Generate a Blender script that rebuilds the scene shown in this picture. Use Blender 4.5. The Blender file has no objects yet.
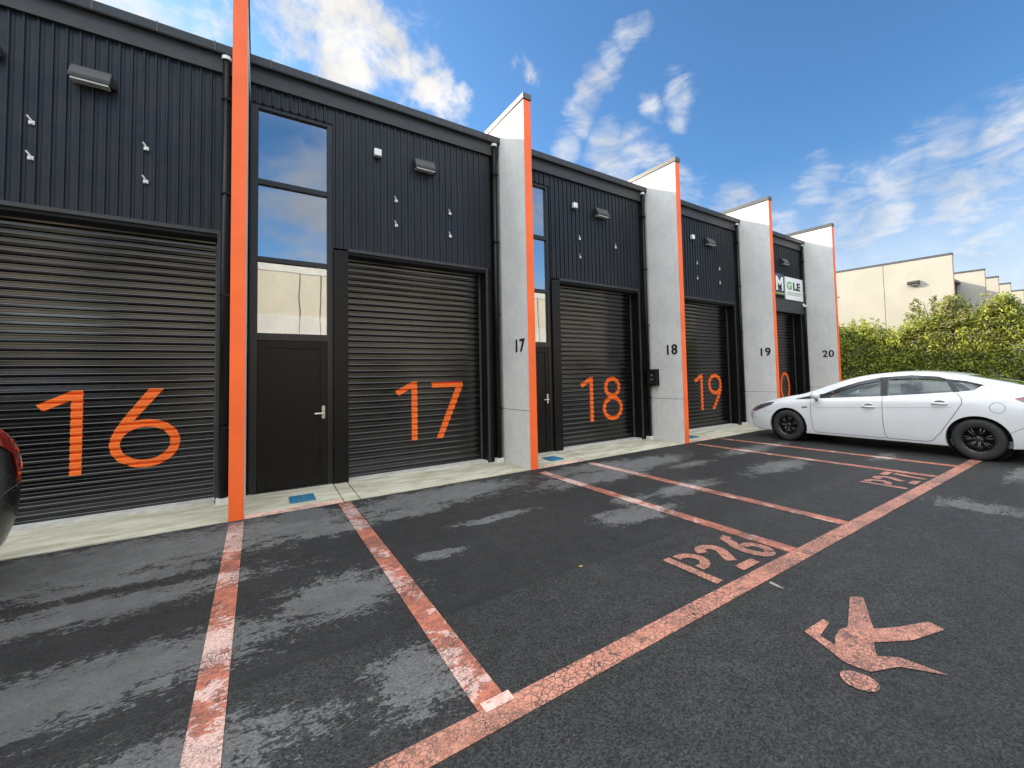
import bpy, bmesh, math, random
import numpy as np
from mathutils import Vector, Matrix
from mathutils.bvhtree import BVHTree
random.seed(7); RNG = np.random.default_rng(11)
PI = math.pi
scene = bpy.context.scene
COL = scene.collection
S = 3.8636            # distance between the dividing walls

# ------------------------------------------------------------------ helpers
class MB:
    """collects faces, then links them as one mesh object"""
    def __init__(self): self.v = []; self.f = []
    def quad(self, *p):
        n = len(self.v); self.v += [tuple(q) for q in p]; self.f.append(tuple(range(n, n+len(p))))
    def box(self, x0, x1, y0, y1, z0, z1):
        n = len(self.v)
        self.v += [(x0,y0,z0),(x1,y0,z0),(x1,y1,z0),(x0,y1,z0),(x0,y0,z1),(x1,y0,z1),(x1,y1,z1),(x0,y1,z1)]
        for f in ((0,3,2,1),(4,5,6,7),(0,1,5,4),(1,2,6,5),(2,3,7,6),(3,0,4,7)): self.f.append(tuple(n+i for i in f))
        return self
    def prism(self, pts, axis, a, b):
        """polygon pts (2D) extruded along axis from a to b"""
        def P(p, t):
            if axis == 'x': return (t, p[0], p[1])
            if axis == 'y': return (p[0], t, p[1])
            return (p[0], p[1], t)
        n = len(self.v); k = len(pts)
        self.v += [P(p, a) for p in pts] + [P(p, b) for p in pts]
        self.f.append(tuple(range(n+k-1, n-1, -1))); self.f.append(tuple(range(n+k, n+2*k)))
        for i in range(k):
            j = (i+1) % k; self.f.append((n+i, n+j, n+k+j, n+k+i))
        return self
    def tube(self, path, r, n=12, caps=True):
        path = [Vector(p) for p in path]; base = len(self.v); m = len(path)
        rs = r if isinstance(r, (list, tuple)) else [r]*m
        for i, p in enumerate(path):
            d = (path[min(i+1, m-1)] - path[max(i-1, 0)]).normalized()
            u = d.orthogonal().normalized() if abs(d.z) < .99 else Vector((1,0,0))
            u = (u - d*u.dot(d)).normalized(); w = d.cross(u)
            for k in range(n):
                a = 2*PI*k/n; self.v.append(tuple(p + (u*math.cos(a)+w*math.sin(a))*rs[i]))
        for i in range(m-1):
            for k in range(n):
                a = base+i*n+k; b = base+i*n+(k+1) % n; self.f.append((a, b, b+n, a+n))
        if caps:
            self.f.append(tuple(base+k for k in range(n-1, -1, -1))); self.f.append(tuple(base+(m-1)*n+k for k in range(n)))
        return self
    def lathe(self, prof, c, axis='x', n=40):
        """prof: (radius, t along axis)"""
        base = len(self.v); m = len(prof)
        for r, t in prof:
            for k in range(n):
                a = 2*PI*k/n; q, w = r*math.cos(a), r*math.sin(a)
                if axis == 'x': self.v.append((c[0]+t, c[1]+q, c[2]+w))
                elif axis == 'z': self.v.append((c[0]+q, c[1]+w, c[2]+t))
                else: self.v.append((c[0]+q, c[1]+t, c[2]+w))
        for i in range(m-1):
            for k in range(n):
                a = base+i*n+k; b = base+i*n+(k+1) % n; self.f.append((a, b, b+n, a+n))
        return self
    def add(self, verts, faces):
        n = len(self.v); self.v += [tuple(v) for v in verts]; self.f += [tuple(n+i for i in f) for f in faces]; return self
    def build(self, name, mat, parent=None, smooth=False, bevel=0, fix=True):
        me = bpy.data.meshes.new(name); me.from_pydata(self.v, [], self.f); me.update()
        if fix:
            bm = bmesh.new(); bm.from_mesh(me); bmesh.ops.recalc_face_normals(bm, faces=bm.faces); bm.to_mesh(me); bm.free()
        return link(name, me, mat, parent, smooth, bevel)

def link(name, me, mat, parent=None, smooth=False, bevel=0):
    o = bpy.data.objects.new(name, me); COL.objects.link(o)
    if mat and not me.materials: me.materials.append(mat)
    if parent: o.parent = parent
    if smooth:
        for p in me.polygons: p.use_smooth = True
    if bevel:
        m = o.modifiers.new('bevel', 'BEVEL'); m.width = bevel; m.segments = 2; m.limit_method = 'ANGLE'; m.angle_limit = math.radians(40)
    return o

def tag(o, label, cat, group=None, kind=None):
    if label: o['label'] = label
    if cat: o['category'] = cat
    if group: o['group'] = group
    if kind: o['kind'] = kind
    return o
def thing(name, label, cat, loc=(0,0,0), group=None, rz=0):
    o = bpy.data.objects.new(name, None); COL.objects.link(o); o.location = loc; o.rotation_euler = (0,0,rz)
    o.empty_display_size = .2
    return tag(o, label, cat, group)
def copy_tree(o, parent=None):
    c = o.copy(); COL.objects.link(c); c.parent = parent
    for ch in list(o.children): copy_tree(ch, c)
    return c

def text_mesh(txt, size, depth, bold=0.0, shear=0.0, space=1.0):
    cu = bpy.data.curves.new('lettering', 'FONT'); cu.body = txt; cu.size = size; cu.extrude = depth/2
    cu.offset = bold; cu.shear = shear; cu.align_x = 'CENTER'; cu.align_y = 'CENTER'; cu.space_character = space
    ob = bpy.data.objects.new('lettering', cu); COL.objects.link(ob)
    bpy.context.view_layer.update()
    me = bpy.data.meshes.new_from_object(ob.evaluated_get(bpy.context.evaluated_depsgraph_get()))
    bpy.data.objects.remove(ob); bpy.data.curves.remove(cu)
    return me

def arc(cx, cz, rx, rz, a0, a1, n=28):
    return [(cx+rx*math.cos(math.radians(a0+(a1-a0)*i/n)), cz+rz*math.sin(math.radians(a0+(a1-a0)*i/n))) for i in range(n+1)]
def strip2d(pts, w):
    """quads of a stroked polyline (2D): list of 4-point polygons"""
    L, R = [], []
    m = len(pts)
    for i in range(m):
        a = pts[max(i-1, 0)]; b = pts[min(i+1, m-1)]
        dx, dy = b[0]-a[0], b[1]-a[1]; l = math.hypot(dx, dy) or 1
        nx, ny = -dy/l*w/2, dx/l*w/2
        L.append((pts[i][0]+nx, pts[i][1]+ny)); R.append((pts[i][0]-nx, pts[i][1]-ny))
    return [[L[i], L[i+1], R[i+1], R[i]] for i in range(m-1)]

# ------------------------------------------------------------------ node helper
class NT:
    def __init__(self, name, kind='mat'):
        if kind == 'mat':
            self.m = bpy.data.materials.new(name); self.m.use_nodes = True; t = self.m.node_tree
        else: t = kind
        self.t = t; t.nodes.clear()
    def n(self, typ, **kw):
        nd = self.t.nodes.new(typ)
        ins = kw.pop('ins', {})
        for k, v in kw.items(): setattr(nd, k, v)
        for k, v in ins.items(): self.set(nd, k, v)
        return nd
    def set(self, nd, k, v):
        s = nd.inputs[k]
        if isinstance(v, bpy.types.NodeSocket): self.t.links.new(v, s)
        elif isinstance(v, bpy.types.Node): self.t.links.new(v.outputs[0], s)
        else:
            if isinstance(v, tuple) and len(v) == 3 and s.type == 'RGBA': v = v+(1,)
            s.default_value = v
    def math(self, op, a, b=0.0, c=None, clamp=False):
        nd = self.n('ShaderNodeMath', operation=op, use_clamp=clamp); self.set(nd, 0, a); self.set(nd, 1, b)
        if c is not None: self.set(nd, 2, c)
        return nd.outputs[0]
    def vmath(self, op, a, b=(0,0,0)):
        nd = self.n('ShaderNodeVectorMath', operation=op); self.set(nd, 0, a); self.set(nd, 1, b)
        return nd.outputs['Value'] if op in ('LENGTH','DOT_PRODUCT','DISTANCE') else nd.outputs['Vector']
    def noise(self, vec, scale, detail=6, rough=.55, dist=0.0):
        nd = self.n('ShaderNodeTexNoise', ins={'Scale':scale,'Detail':detail,'Roughness':rough,'Distortion':dist})
        if vec is not None: self.set(nd, 'Vector', vec)
        return nd.outputs['Fac']
    def map(self, v, a, b, c=0.0, d=1.0, smooth=True):
        nd = self.n('ShaderNodeMapRange', interpolation_type='SMOOTHSTEP' if smooth else 'LINEAR')
        for i, x in enumerate((v, a, b, c, d)): self.set(nd, i, x)
        return nd.outputs[0]
    def mix(self, f, a, b, blend='MIX'):
        nd = self.n('ShaderNodeMix', data_type='RGBA', blend_type=blend)
        self.set(nd, 0, f); self.set(nd, 6, a); self.set(nd, 7, b); return nd.outputs[2]
    def pos(self): return self.n('ShaderNodeNewGeometry').outputs['Position']
    def scaled(self, vec, sx, sy, sz):
        return self.vmath('MULTIPLY', vec, (sx, sy, sz))
    def bump(self, h, strength=.3, dist=.01):
        return self.n('ShaderNodeBump', ins={'Strength':strength,'Distance':dist,'Height':h}).outputs[0]
    def principled(self, **ins):
        b = self.n('ShaderNodeBsdfPrincipled')
        for k, v in ins.items(): self.set(b, k.replace('_', ' '), v)
        o = self.n('ShaderNodeOutputMaterial'); self.t.links.new(b.outputs[0], o.inputs[0]); return self.m
    def out(self, sh):
        o = self.n('ShaderNodeOutputMaterial'); self.t.links.new(sh, o.inputs[0]); return self.m

def flat(name, col, rough=.5, metal=0.0, var=.12, scale=9.0, coat=0.0, spec=.5, bump=0.0, ior=1.5):
    t = NT(name); p = t.pos(); nz = t.noise(p, scale, 6)
    k = t.map(nz, .3, .7, 1-var, 1+var)
    c = t.mix(1.0, col+(1,), t.n('ShaderNodeCombineColor', ins={0:k,1:k,2:k}).outputs[0], 'MULTIPLY')
    ins = dict(Base_Color=c, Roughness=t.map(t.noise(p, scale*3, 4), .3, .7, max(rough-.06, .02), rough+.06), Metallic=metal)
    m = {}
    b = t.n('ShaderNodeBsdfPrincipled')
    for kk, v in ins.items(): t.set(b, kk.replace('_', ' '), v)
    b.inputs['Specular IOR Level'].default_value = spec; b.inputs['IOR'].default_value = ior
    b.inputs['Coat Weight'].default_value = coat; b.inputs['Coat Roughness'].default_value = .04
    if bump: t.set(b, 'Normal', t.bump(t.noise(p, 120, 5), bump, .004))
    return t.out(b.outputs[0])

# ------------------------------------------------------------------ materials
def wet_mask(t, p):
    """1 where the asphalt has dried to grey, 0 where it is still dark"""
    blobs = [(-1.2,-.62,2.3,.62),(-.9,-1.75,1.2,.20),(-.45,-2.78,.85,.30),(-.25,-3.72,.7,.26),(-.6,-1.25,.6,.12),(.55,-.58,.66,.46),(.9,-1.0,.4,.2),
             (.74,-2.55,.40,.36),(.92,-3.72,.23,.24),(2.2,-.5,1.2,.42),(1.7,-.95,.45,.18),(1.55,-2.3,.20,.09),(4.4,-1.05,1.0,.33),(4.7,-.5,.9,.28),(3.62,-2.6,.5,.24),(3.9,-2.2,.3,.16),
             (4.9,-2.3,.6,.20),(5.6,-.8,1.0,.32),(6.1,-1.4,.5,.14),(7.0,-2.4,.8,.24),(6.55,-4.75,.2,.40),(8.9,-4.85,.7,.16),(2.3,-1.75,.45,.08),(8.2,-1.3,1.0,.2),
             (9.0,-3.2,.5,.15),(10.5,-5.6,.9,.4),(12.,-7.5,2.5,.6),(-5,-1.5,2.5,.8)]
    warp = t.n('ShaderNodeTexNoise', ins={'Scale':3.2,'Detail':8.0,'Roughness':.68}); t.set(warp, 'Vector', t.scaled(p, .8, 1.1, 1))
    acc = None
    pw = t.vmath('ADD', p, t.vmath('MULTIPLY', t.vmath('SUBTRACT', warp.outputs['Color'], (.5,.5,.5)), (.75,.50,0)))
    for x, y, rx, ry in blobs:
        d = t.vmath('MULTIPLY', t.vmath('SUBTRACT', pw, (x,y,0)), (1/rx, 1/ry, 0))
        g = t.map(t.vmath('LENGTH', d), 0.25, 1.7, 1, 0, False)
        acc = g if acc is None else t.math('MAXIMUM', acc, g)
    fine = t.noise(t.scaled(p, .75, 1.25, 1), 6.5, 12, .80)
    grit = t.noise(t.scaled(p, .7, 1.1, 1), 42, 4, .7)
    m = t.math('ADD', acc, t.math('MULTIPLY', t.math('SUBTRACT', fine, .5), 2.6))
    m = t.math('ADD', m, t.math('MULTIPLY', t.math('SUBTRACT', grit, .5), 1.7))
    return t.map(m, .50, .545)

def m_asphalt():
    t = NT('asphalt'); p = t.pos()
    dry = wet_mask(t, p)
    stone = t.n('ShaderNodeTexVoronoi', feature='F1', ins={'Scale':95.0}); t.set(stone, 'Vector', p)
    cell = t.n('ShaderNodeSeparateColor'); t.set(cell, 0, stone.outputs['Color'])
    sp = t.n('ShaderNodeSeparateXYZ'); t.set(sp, 0, p)
    jy = t.math('ADD', sp.outputs[1], t.math('MULTIPLY', t.math('SUBTRACT', t.noise(p, 2.5, 5), .5), .06))
    inner = t.map(jy, -3.30, -3.22)
    st2 = t.n('ShaderNodeTexVoronoi', feature='F1', ins={'Scale':118.0}); t.set(st2, 'Vector', p)
    c2 = t.n('ShaderNodeSeparateColor'); t.set(c2, 0, st2.outputs['Color'])
    gin = t.map(cell.outputs[0], 0, 1, .70, 1.32, False)
    gout = t.math('MULTIPLY', t.map(c2.outputs[0], 0, 1, .42, 1.58, False), t.map(cell.outputs[0], 0, 1, .8, 1.25, False))
    grain = t.math('ADD', t.math('MULTIPLY', gin, inner), t.math('MULTIPLY', gout, t.math('SUBTRACT', 1.0, inner)))
    big = t.map(t.noise(p, .55, 5), .3, .7, .86, 1.16)
    med = t.map(t.noise(p, 6, 6), .3, .7, .88, 1.12)
    grain = t.math('ADD', t.math('MULTIPLY', grain, t.map(dry, 0, 1, 1, .45, False)), t.map(dry, 0, 1, 0, .55, False))
    k = t.math('MULTIPLY', t.math('MULTIPLY', grain, big), med)
    seam = t.math('MULTIPLY', t.map(jy, -3.28, -3.245), t.map(jy, -3.235, -3.20, 1, 0))
    wetc = t.mix(inner, (.0265,.0262,.0255,1), (.0225,.0223,.022,1))
    dryc = (.100,.098,.095,1)
    c = t.mix(dry, wetc, dryc)
    c = t.mix(t.math('MULTIPLY', seam, .55), c, (.018,.018,.018,1))
    # pale bird lime and grit specks
    spk = t.n('ShaderNodeTexVoronoi', feature='F1', ins={'Scale':3.1}); t.set(spk, 'Vector', p)
    speck = t.map(spk.outputs['Distance'], .006, .012, 1, 0)
    c = t.mix(t.math('MULTIPLY', speck, .55), c, (.30,.29,.25,1))
    c = t.mix(1.0, c, t.n('ShaderNodeCombineColor', ins={0:k,1:k,2:k}).outputs[0], 'MULTIPLY')
    h = t.math('ADD', t.math('MULTIPLY', stone.outputs['Distance'], 1.0), t.math('MULTIPLY', t.noise(p, 260, 3), .35))
    r = t.math('ADD', t.map(dry, 0, 1, .58, .86, False), t.math('MULTIPLY', cell.outputs[1], .10))
    b = t.n('ShaderNodeBsdfPrincipled', ins={'Base Color':c, 'Roughness':r, 'Specular IOR Level':.22, 'Normal':t.bump(h, .6, .006)})
    return t.out(b.outputs[0])

def m_paint(name, crackle=True, worn=True, base=(.50,.155,.09), dark=(.27,.09,.06), pale=(.60,.41,.355)):
    t = NT(name); p = t.pos()
    dry = wet_mask(t, p)
    nb = t.noise(p, 14, 8, .65)
    c = t.mix(t.map(nb, .35, .65), base+(1,), dark+(1,))
    if worn:
        pt = t.math('MAXIMUM', dry, t.map(t.math('ADD', t.noise(t.scaled(p, 1, 1, 1), 4.2, 8, .65), t.math('MULTIPLY', t.noise(p, 60, 3), .15)), .62, .68))
        c = t.mix(t.math('MULTIPLY', pt, .9), c, pale+(1,))
    cr = t.n('ShaderNodeTexVoronoi', feature='DISTANCE_TO_EDGE', ins={'Scale':30.0 if crackle else 34.0, 'Randomness':1.0})
    wv = t.n('ShaderNodeTexNoise', ins={'Scale':22.0,'Detail':4.0}); t.set(wv, 'Vector', p)
    t.set(cr, 'Vector', t.vmath('ADD', p, t.vmath('MULTIPLY', t.vmath('SUBTRACT', wv.outputs['Color'], (.5,.5,.5)), (.035,.035,0))))
    amt = t.map(t.noise(p, 1.4, 5), .38, .60, .45 if crackle else .0, 1.0 if crackle else .6)
    line = t.math('MULTIPLY', t.map(cr.outputs['Distance'], .03, .085 if crackle else .07, 1, 0), amt)
    cr2 = t.n('ShaderNodeTexVoronoi', feature='DISTANCE_TO_EDGE', ins={'Scale':71.0}); t.set(cr2, 'Vector', t.vmath('ADD', p, t.vmath('MULTIPLY', wv.outputs['Color'], (.03,.03,0))))
    l2 = t.math('MULTIPLY', t.map(cr2.outputs['Distance'], .04, .13, 1, 0), t.map(t.noise(p, 2.3, 6, .6), .42, .58, .0, .95))
    line = t.math('MAXIMUM', line, l2)
    hole = t.map(t.math('ADD', t.noise(p, 3.1, 10, .72), t.math('MULTIPLY', t.noise(p, 95, 3), .28)), .70, .76, 0, .85)
    line = t.math('MAXIMUM', line, hole)
    c = t.mix(line, c, (.045,.038,.035,1))
    chips = t.math('MULTIPLY', t.map(t.noise(p, 58, 6, .75), .54, .62), .72)
    c = t.mix(chips, c, (.06,.05,.045,1))
    return t.principled(Base_Color=c, Roughness=t.map(dry, 0, 1, .5, .75, False), Normal=t.bump(t.noise(p, 130, 4), .3, .004))

def m_clad():
    t = NT('dark_cladding_steel'); p = t.pos()
    n1 = t.map(t.noise(t.scaled(p, 3, 1, .5), 2.2, 6), .3, .7, .82, 1.2)
    c = t.mix(1.0, (.0115,.0145,.020,1), t.n('ShaderNodeCombineColor', ins={0:n1,1:n1,2:n1}).outputs[0], 'MULTIPLY')
    dust = t.map(t.noise(t.scaled(p, 14, 14, 1.2), 1.6, 7, .6), .54, .75, 0, .22)
    c = t.mix(dust, c, (.06,.066,.075,1))
    b = t.n('ShaderNodeBsdfPrincipled', ins={'Base Color':c, 'Roughness':t.map(t.noise(p, 3, 5), .3, .7, .30, .46), 'Specular IOR Level':.36})
    return t.out(b.outputs[0])
def m_roller():
    t = NT('black_roller_steel'); p = t.pos()
    st = t.noise(t.scaled(p, .7, 1, 9), 2.0, 6, .6)
    n1 = t.map(st, .3, .7, .7, 1.35)
    c = t.mix(1.0, (.005,.0047,.0045,1), t.n('ShaderNodeCombineColor', ins={0:n1,1:n1,2:n1}).outputs[0], 'MULTIPLY')
    c = t.mix(t.map(t.noise(t.scaled(p, 5, 5, 2), 3, 7, .65), .56, .76, 0, .05), c, (.12,.11,.10,1))
    b = t.n('ShaderNodeBsdfPrincipled', ins={'Base Color':c, 'Roughness':t.map(t.noise(t.scaled(p, .5, 1, 6), 2.5, 5), .3, .7, .14, .23), 'IOR':1.74})
    return t.out(b.outputs[0])
def m_concrete(name='panel_concrete', base=(.43,.435,.44), dark=(.34,.35,.36), joints=True):
    t = NT(name); p = t.pos()
    n1 = t.noise(p, 1.3, 7, .6); n2 = t.noise(p, 9, 8, .65)
    c = t.mix(t.map(t.math('ADD', t.math('MULTIPLY', n1, .6), t.math('MULTIPLY', n2, .4)), .38, .62), dark+(1,), base+(1,))
    # bluish repair smears
    sm = t.map(t.noise(t.scaled(p, 2, 2.6, 4.2), 2.1, 8, .7, .6), .63, .68, 0, .45)
    c = t.mix(sm, c, (.27,.31,.36,1))
    hole = t.n('ShaderNodeTexVoronoi', feature='F1', ins={'Scale':13.0}); t.set(hole, 'Vector', p)
    c = t.mix(t.map(hole.outputs['Distance'], .02, .045, .55, 0), c, (.2,.2,.2,1))
    run = t.map(t.noise(t.scaled(p, 9, 9, .35), 1.4, 6), .56, .72, 0, .12)
    c = t.mix(run, c, (.26,.26,.255,1))
    return t.principled(Base_Color=c, Roughness=.82, Normal=t.bump(t.noise(p, 38, 8, .65), .22, .006))
def m_apron():
    t = NT('apron_concrete'); p = t.pos()
    n1 = t.noise(t.scaled(p, .7, 2.2, 1), 2.6, 8, .65)
    c = t.mix(t.map(n1, .36, .64), (.37,.345,.245,1), (.55,.52,.42,1))
    c = t.mix(t.map(t.noise(t.scaled(p, .5, 1.8, 1), 4.5, 8, .7), .53, .66, 0, .7), c, (.25,.235,.14,1))
    c = t.mix(t.map(t.noise(p, 55, 4), .60, .70, 0, .4), c, (.22,.21,.18,1))
    return t.principled(Base_Color=c, Roughness=.85, Normal=t.bump(t.noise(p, 60, 7), .25, .005))
def m_glass(name, refl=.42, tint=(.32,.36,.38)):
    t = NT(name)
    tr = t.n('ShaderNodeBsdfTransparent', ins={'Color':tint})
    gl = t.n('ShaderNodeBsdfGlossy', ins={'Color':(.93,.96,1.0), 'Roughness':.012})
    p = t.pos()
    t.set(gl, 'Normal', t.bump(t.noise(p, 1.1, 2), .09, .02))
    lw = t.n('ShaderNodeLayerWeight', ins={'Blend':.35})
    f = t.math('ADD', refl, t.math('MULTIPLY', lw.outputs['Fresnel'], 1-refl), clamp=True)
    mx = t.n('ShaderNodeMixShader'); t.set(mx, 0, f); t.set(mx, 1, tr.outputs[0]); t.set(mx, 2, gl.outputs[0])
    return t.out(mx.outputs[0])
def m_leaf(name, a, b, c3):
    t = NT(name); g = t.n('ShaderNodeNewGeometry'); r = g.outputs['Random Per Island']
    rmp = t.n('ShaderNodeValToRGB'); t.set(rmp, 0, r)
    e = rmp.color_ramp.elements; e[0].color = a+(1,); e[1].color = c3+(1,); n = e.new(.55); n.color = b+(1,)
    cl = t.map(t.noise(g.outputs['Position'], 1.6, 4), .35, .65, .75, 1.25)
    c = t.mix(1.0, rmp.outputs[0], t.n('ShaderNodeCombineColor', ins={0:cl,1:cl,2:cl}).outputs[0], 'MULTIPLY')
    b1 = t.n('ShaderNodeBsdfPrincipled', ins={'Base Color':c, 'Roughness':.5})
    tl = t.n('ShaderNodeBsdfTranslucent', ins={'Color':c})
    mx = t.n('ShaderNodeMixShader', ins={0:.35}); t.set(mx, 1, b1.outputs[0]); t.set(mx, 2, tl.outputs[0])
    return t.out(mx.outputs[0])
def m_poster():
    t = NT('window_poster'); p = t.pos()
    n = t.n('ShaderNodeTexNoise', ins={'Scale':5.0,'Detail':3.0}); t.set(n, 'Vector', p)
    r = t.n('ShaderNodeValToRGB'); t.set(r, 0, n.outputs['Fac'])
    e = r.color_ramp.elements; e[0].color=(.10,.42,.36,1); e[0].position=.36; e[1].color=(.72,.70,.55,1); e[1].position=.7
    k = e.new(.46); k.color=(.22,.58,.45,1); k = e.new(.53); k.color=(.66,.76,.60,1); k = e.new(.60); k.color=(.78,.30,.20,1)
    r.color_ramp.interpolation = 'EASE'
    return t.principled(Base_Color=r.outputs[0], Roughness=.6)
def m_carpaint(name, col, rough=.22):
    t = NT(name); p = t.pos()
    d = t.map(t.noise(p, 2.5, 6), .4, .7, 0, .06)
    c = t.mix(d, col+(1,), (.35,.33,.30,1))
    b = t.n('ShaderNodeBsdfPrincipled', ins={'Base Color':c,'Roughness':rough,'Coat Weight':.8,'Coat Roughness':.03})
    return t.out(b.outputs[0])
def m_tail():
    t = NT('tail_lamp_red')
    b = t.n('ShaderNodeBsdfPrincipled', ins={'Base Color':(.20,.012,.008,1),'Roughness':.08,'Coat Weight':1.0})
    return t.out(b.outputs[0])

def m_edge():
    t = NT('orange_wall_paint'); p = t.pos()
    c = t.mix(t.map(t.noise(p, 1.3, 6), .3, .7), (.86,.125,.02,1), (.98,.155,.026,1))
    c = t.mix(t.map(t.noise(t.scaled(p, 6, 6, .8), 2.2, 8, .65), .58, .74, 0, .28), c, (.50,.10,.035,1))
    c = t.mix(t.map(t.noise(p, 17, 8, .7), .70, .73, 0, .8), c, (.45,.42,.38,1))
    b = t.n('ShaderNodeBsdfPrincipled', ins={'Base Color':c, 'Roughness':t.map(t.noise(p, 5, 6), .3, .7, .42, .62), 'Normal':t.bump(t.noise(p, 45, 6), .12, .004)})
    return t.out(b.outputs[0])
M = dict(
 asphalt=m_asphalt(), line=m_paint('orange_line_paint', False, True), oldline=m_paint('crackled_orange_paint', True, False, (.54,.235,.16), (.42,.165,.105)),
 pale=m_paint('pale_pink_paint', False, False, (.80,.52,.44), (.72,.40,.32)),
 clad=m_clad(), roller=m_roller(), conc=m_concrete('panel_concrete', (.66,.65,.62), (.57,.565,.55)), cream=m_concrete('cream_panel', (.42,.40,.345), (.385,.365,.315)), apron=m_apron(), dulledge=flat('dull_pink_edge', (.40,.24,.18), .7), thresh=flat('threshold_concrete', (.50,.49,.45), .8, var=.15), opp=m_concrete('opposite_panel', (.60,.56,.46), (.54,.51,.43)),
 black=flat('black_powder_coat', (.0045,.0038,.0036), .38, spec=.28), frame=flat('dark_window_frame', (.008,.009,.011), .34, ior=1.5),
 gutter=flat('gutter_steel', (.016,.019,.023), .34, var=.2), gutter_u=flat('fascia_steel', (.026,.027,.029), .5, var=.15), cap=flat('cap_steel', (.06,.063,.068), .42, var=.2),
 orange=m_edge(), number=flat('orange_door_number', (.86,.15,.012), .45, var=.06),
 ink=flat('black_number', (.008,.008,.009), .4), pvc=flat('white_pvc', (.72,.72,.70), .4), dark=flat('dark_void', (.008,.008,.009), .8),
 steel=flat('brushed_steel', (.62,.60,.57), .32, metal=.9), lamp=flat('floodlight_body', (.026,.028,.03), .45), lens=flat('floodlight_lens', (.42,.41,.38), .25),
 blue=flat('blue_valve_cover', (.03,.15,.26), .5, var=.3, scale=30), iron=flat('cast_iron', (.075,.075,.075), .7, var=.3, scale=40, bump=.5),
 inner=flat('room_wall', (.42,.41,.38), .8), glass=m_glass('tinted_window_glass', .40, (.34,.38,.40)), poster=m_poster(),
 signw=flat('sign_white', (.78,.80,.79), .35, var=.04), green=flat('sign_green', (.16,.42,.12), .4), grey=flat('sign_grey', (.30,.33,.32), .5), signd=flat('sign_dark', (.03,.035,.045), .4), signp=flat('sign_purple', (.10,.08,.25), .4),
 white=m_carpaint('white_car_paint', (.68,.69,.70)), blackcar=flat('black_car_paint', (.004,.004,.0045), .22, var=.05), trim=flat('black_trim', (.012,.012,.013), .4), gloss=flat('gloss_black', (.012,.013,.015), .1, coat=.5),
 tyre=flat('tyre_rubber', (.018,.018,.018), .75, var=.25, scale=30, bump=.3), rim=flat('black_rim', (.012,.012,.013), .3, coat=.3), carglass=m_glass('car_glass', .03, (.68,.75,.70)), darkglass=m_glass('privacy_glass', .12, (.10,.11,.12)),
 seat=flat('seat_cloth', (.055,.055,.06), .8), seam=flat('panel_gap', (.10,.105,.11), .6), lampglass=flat('headlamp_lens', (.07,.075,.08), .06, coat=1.0), tail=m_tail(), chrome=flat('chrome', (.7,.7,.72), .12, metal=1.0),
 leaf=m_leaf('hedge_leaf', (.045,.06,.009), (.25,.29,.032), (.52,.53,.085)), leaf2=m_leaf('shrub_leaf', (.10,.11,.033), (.24,.245,.07), (.38,.37,.12)), twig=flat('twig_bark', (.10,.08,.06), .9),
 kerb=m_concrete('low_wall_concrete', (.36,.345,.31), (.25,.24,.22)), groove=flat('joint_dark', (.05,.048,.042), .9), roof=flat('roof_steel', (.12,.13,.14), .5),
)

# ------------------------------------------------------------------ ground and markings
g = MB(); g.quad((-220,-220,0),(260,-220,0),(260,220,0),(-220,220,0)); tag(g.build('asphalt_ground', M['asphalt'], fix=False), 'dark patchy asphalt forecourt with drying grey patches', 'ground', kind='structure')

def sheet(name, polys, z, mat, label, cat, group=None, parent=None, thick=.003):
    m = MB()
    for p in polys: m.prism(p, 'z', z-thick, z)
    o = m.build(name, mat, parent)
    if label: tag(o, label, cat, group)
    return o
def rect(x0, x1, y0, y1): return [(x0,y0),(x1,y0),(x1,y1),(x0,y1)]
def subrect(x0, x1, y0, y1): return [rect(x0,x1,y0,y1)]
YL1, YL2 = -4.133, -4.274
sheet('boundary_line', [rect(-9, 16, YL2, YL1)], .005, M['oldline'], 'long crackled orange line closing the parking bays, running the length of the forecourt', 'road marking')
GL = 'orange bay lines between wall and long line'
for x0, x1, ys, lab in [(.009,.140,-.13,'worn pink and orange bay line starting under the tall orange wall edge in front'),
        (1.067,1.208,-.045,'bay line with white worn patches starting between roller door 17 and its entry door'),
        (3.843,3.975,-.26,'bay line starting below the wall marked 17, ending right of the P26 lettering'),
        (4.871,5.005,-.20,'thin bay line starting at the pink kerb end in front of door 18'),
        (7.79,7.92,-.21,'bay line starting below the wall marked 18, ending at the P27 lettering'),
        (8.80,8.93,-.12,'far bay line ending nearest the rear wheel of the white car')]:
    sheet('bay_line', [rect(x0, x1, YL1+.004, ys)], .005, M['line'], lab, 'road marking', GL)
sheet('paint_touch_up', [[(1.09,-4.10),(1.235,-4.10),(1.235,-4.165),(1.09,-4.165)]], .0095, M['pale'], 'small pale pink paint patch where the second bay line meets the long line', 'road marking')

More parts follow.
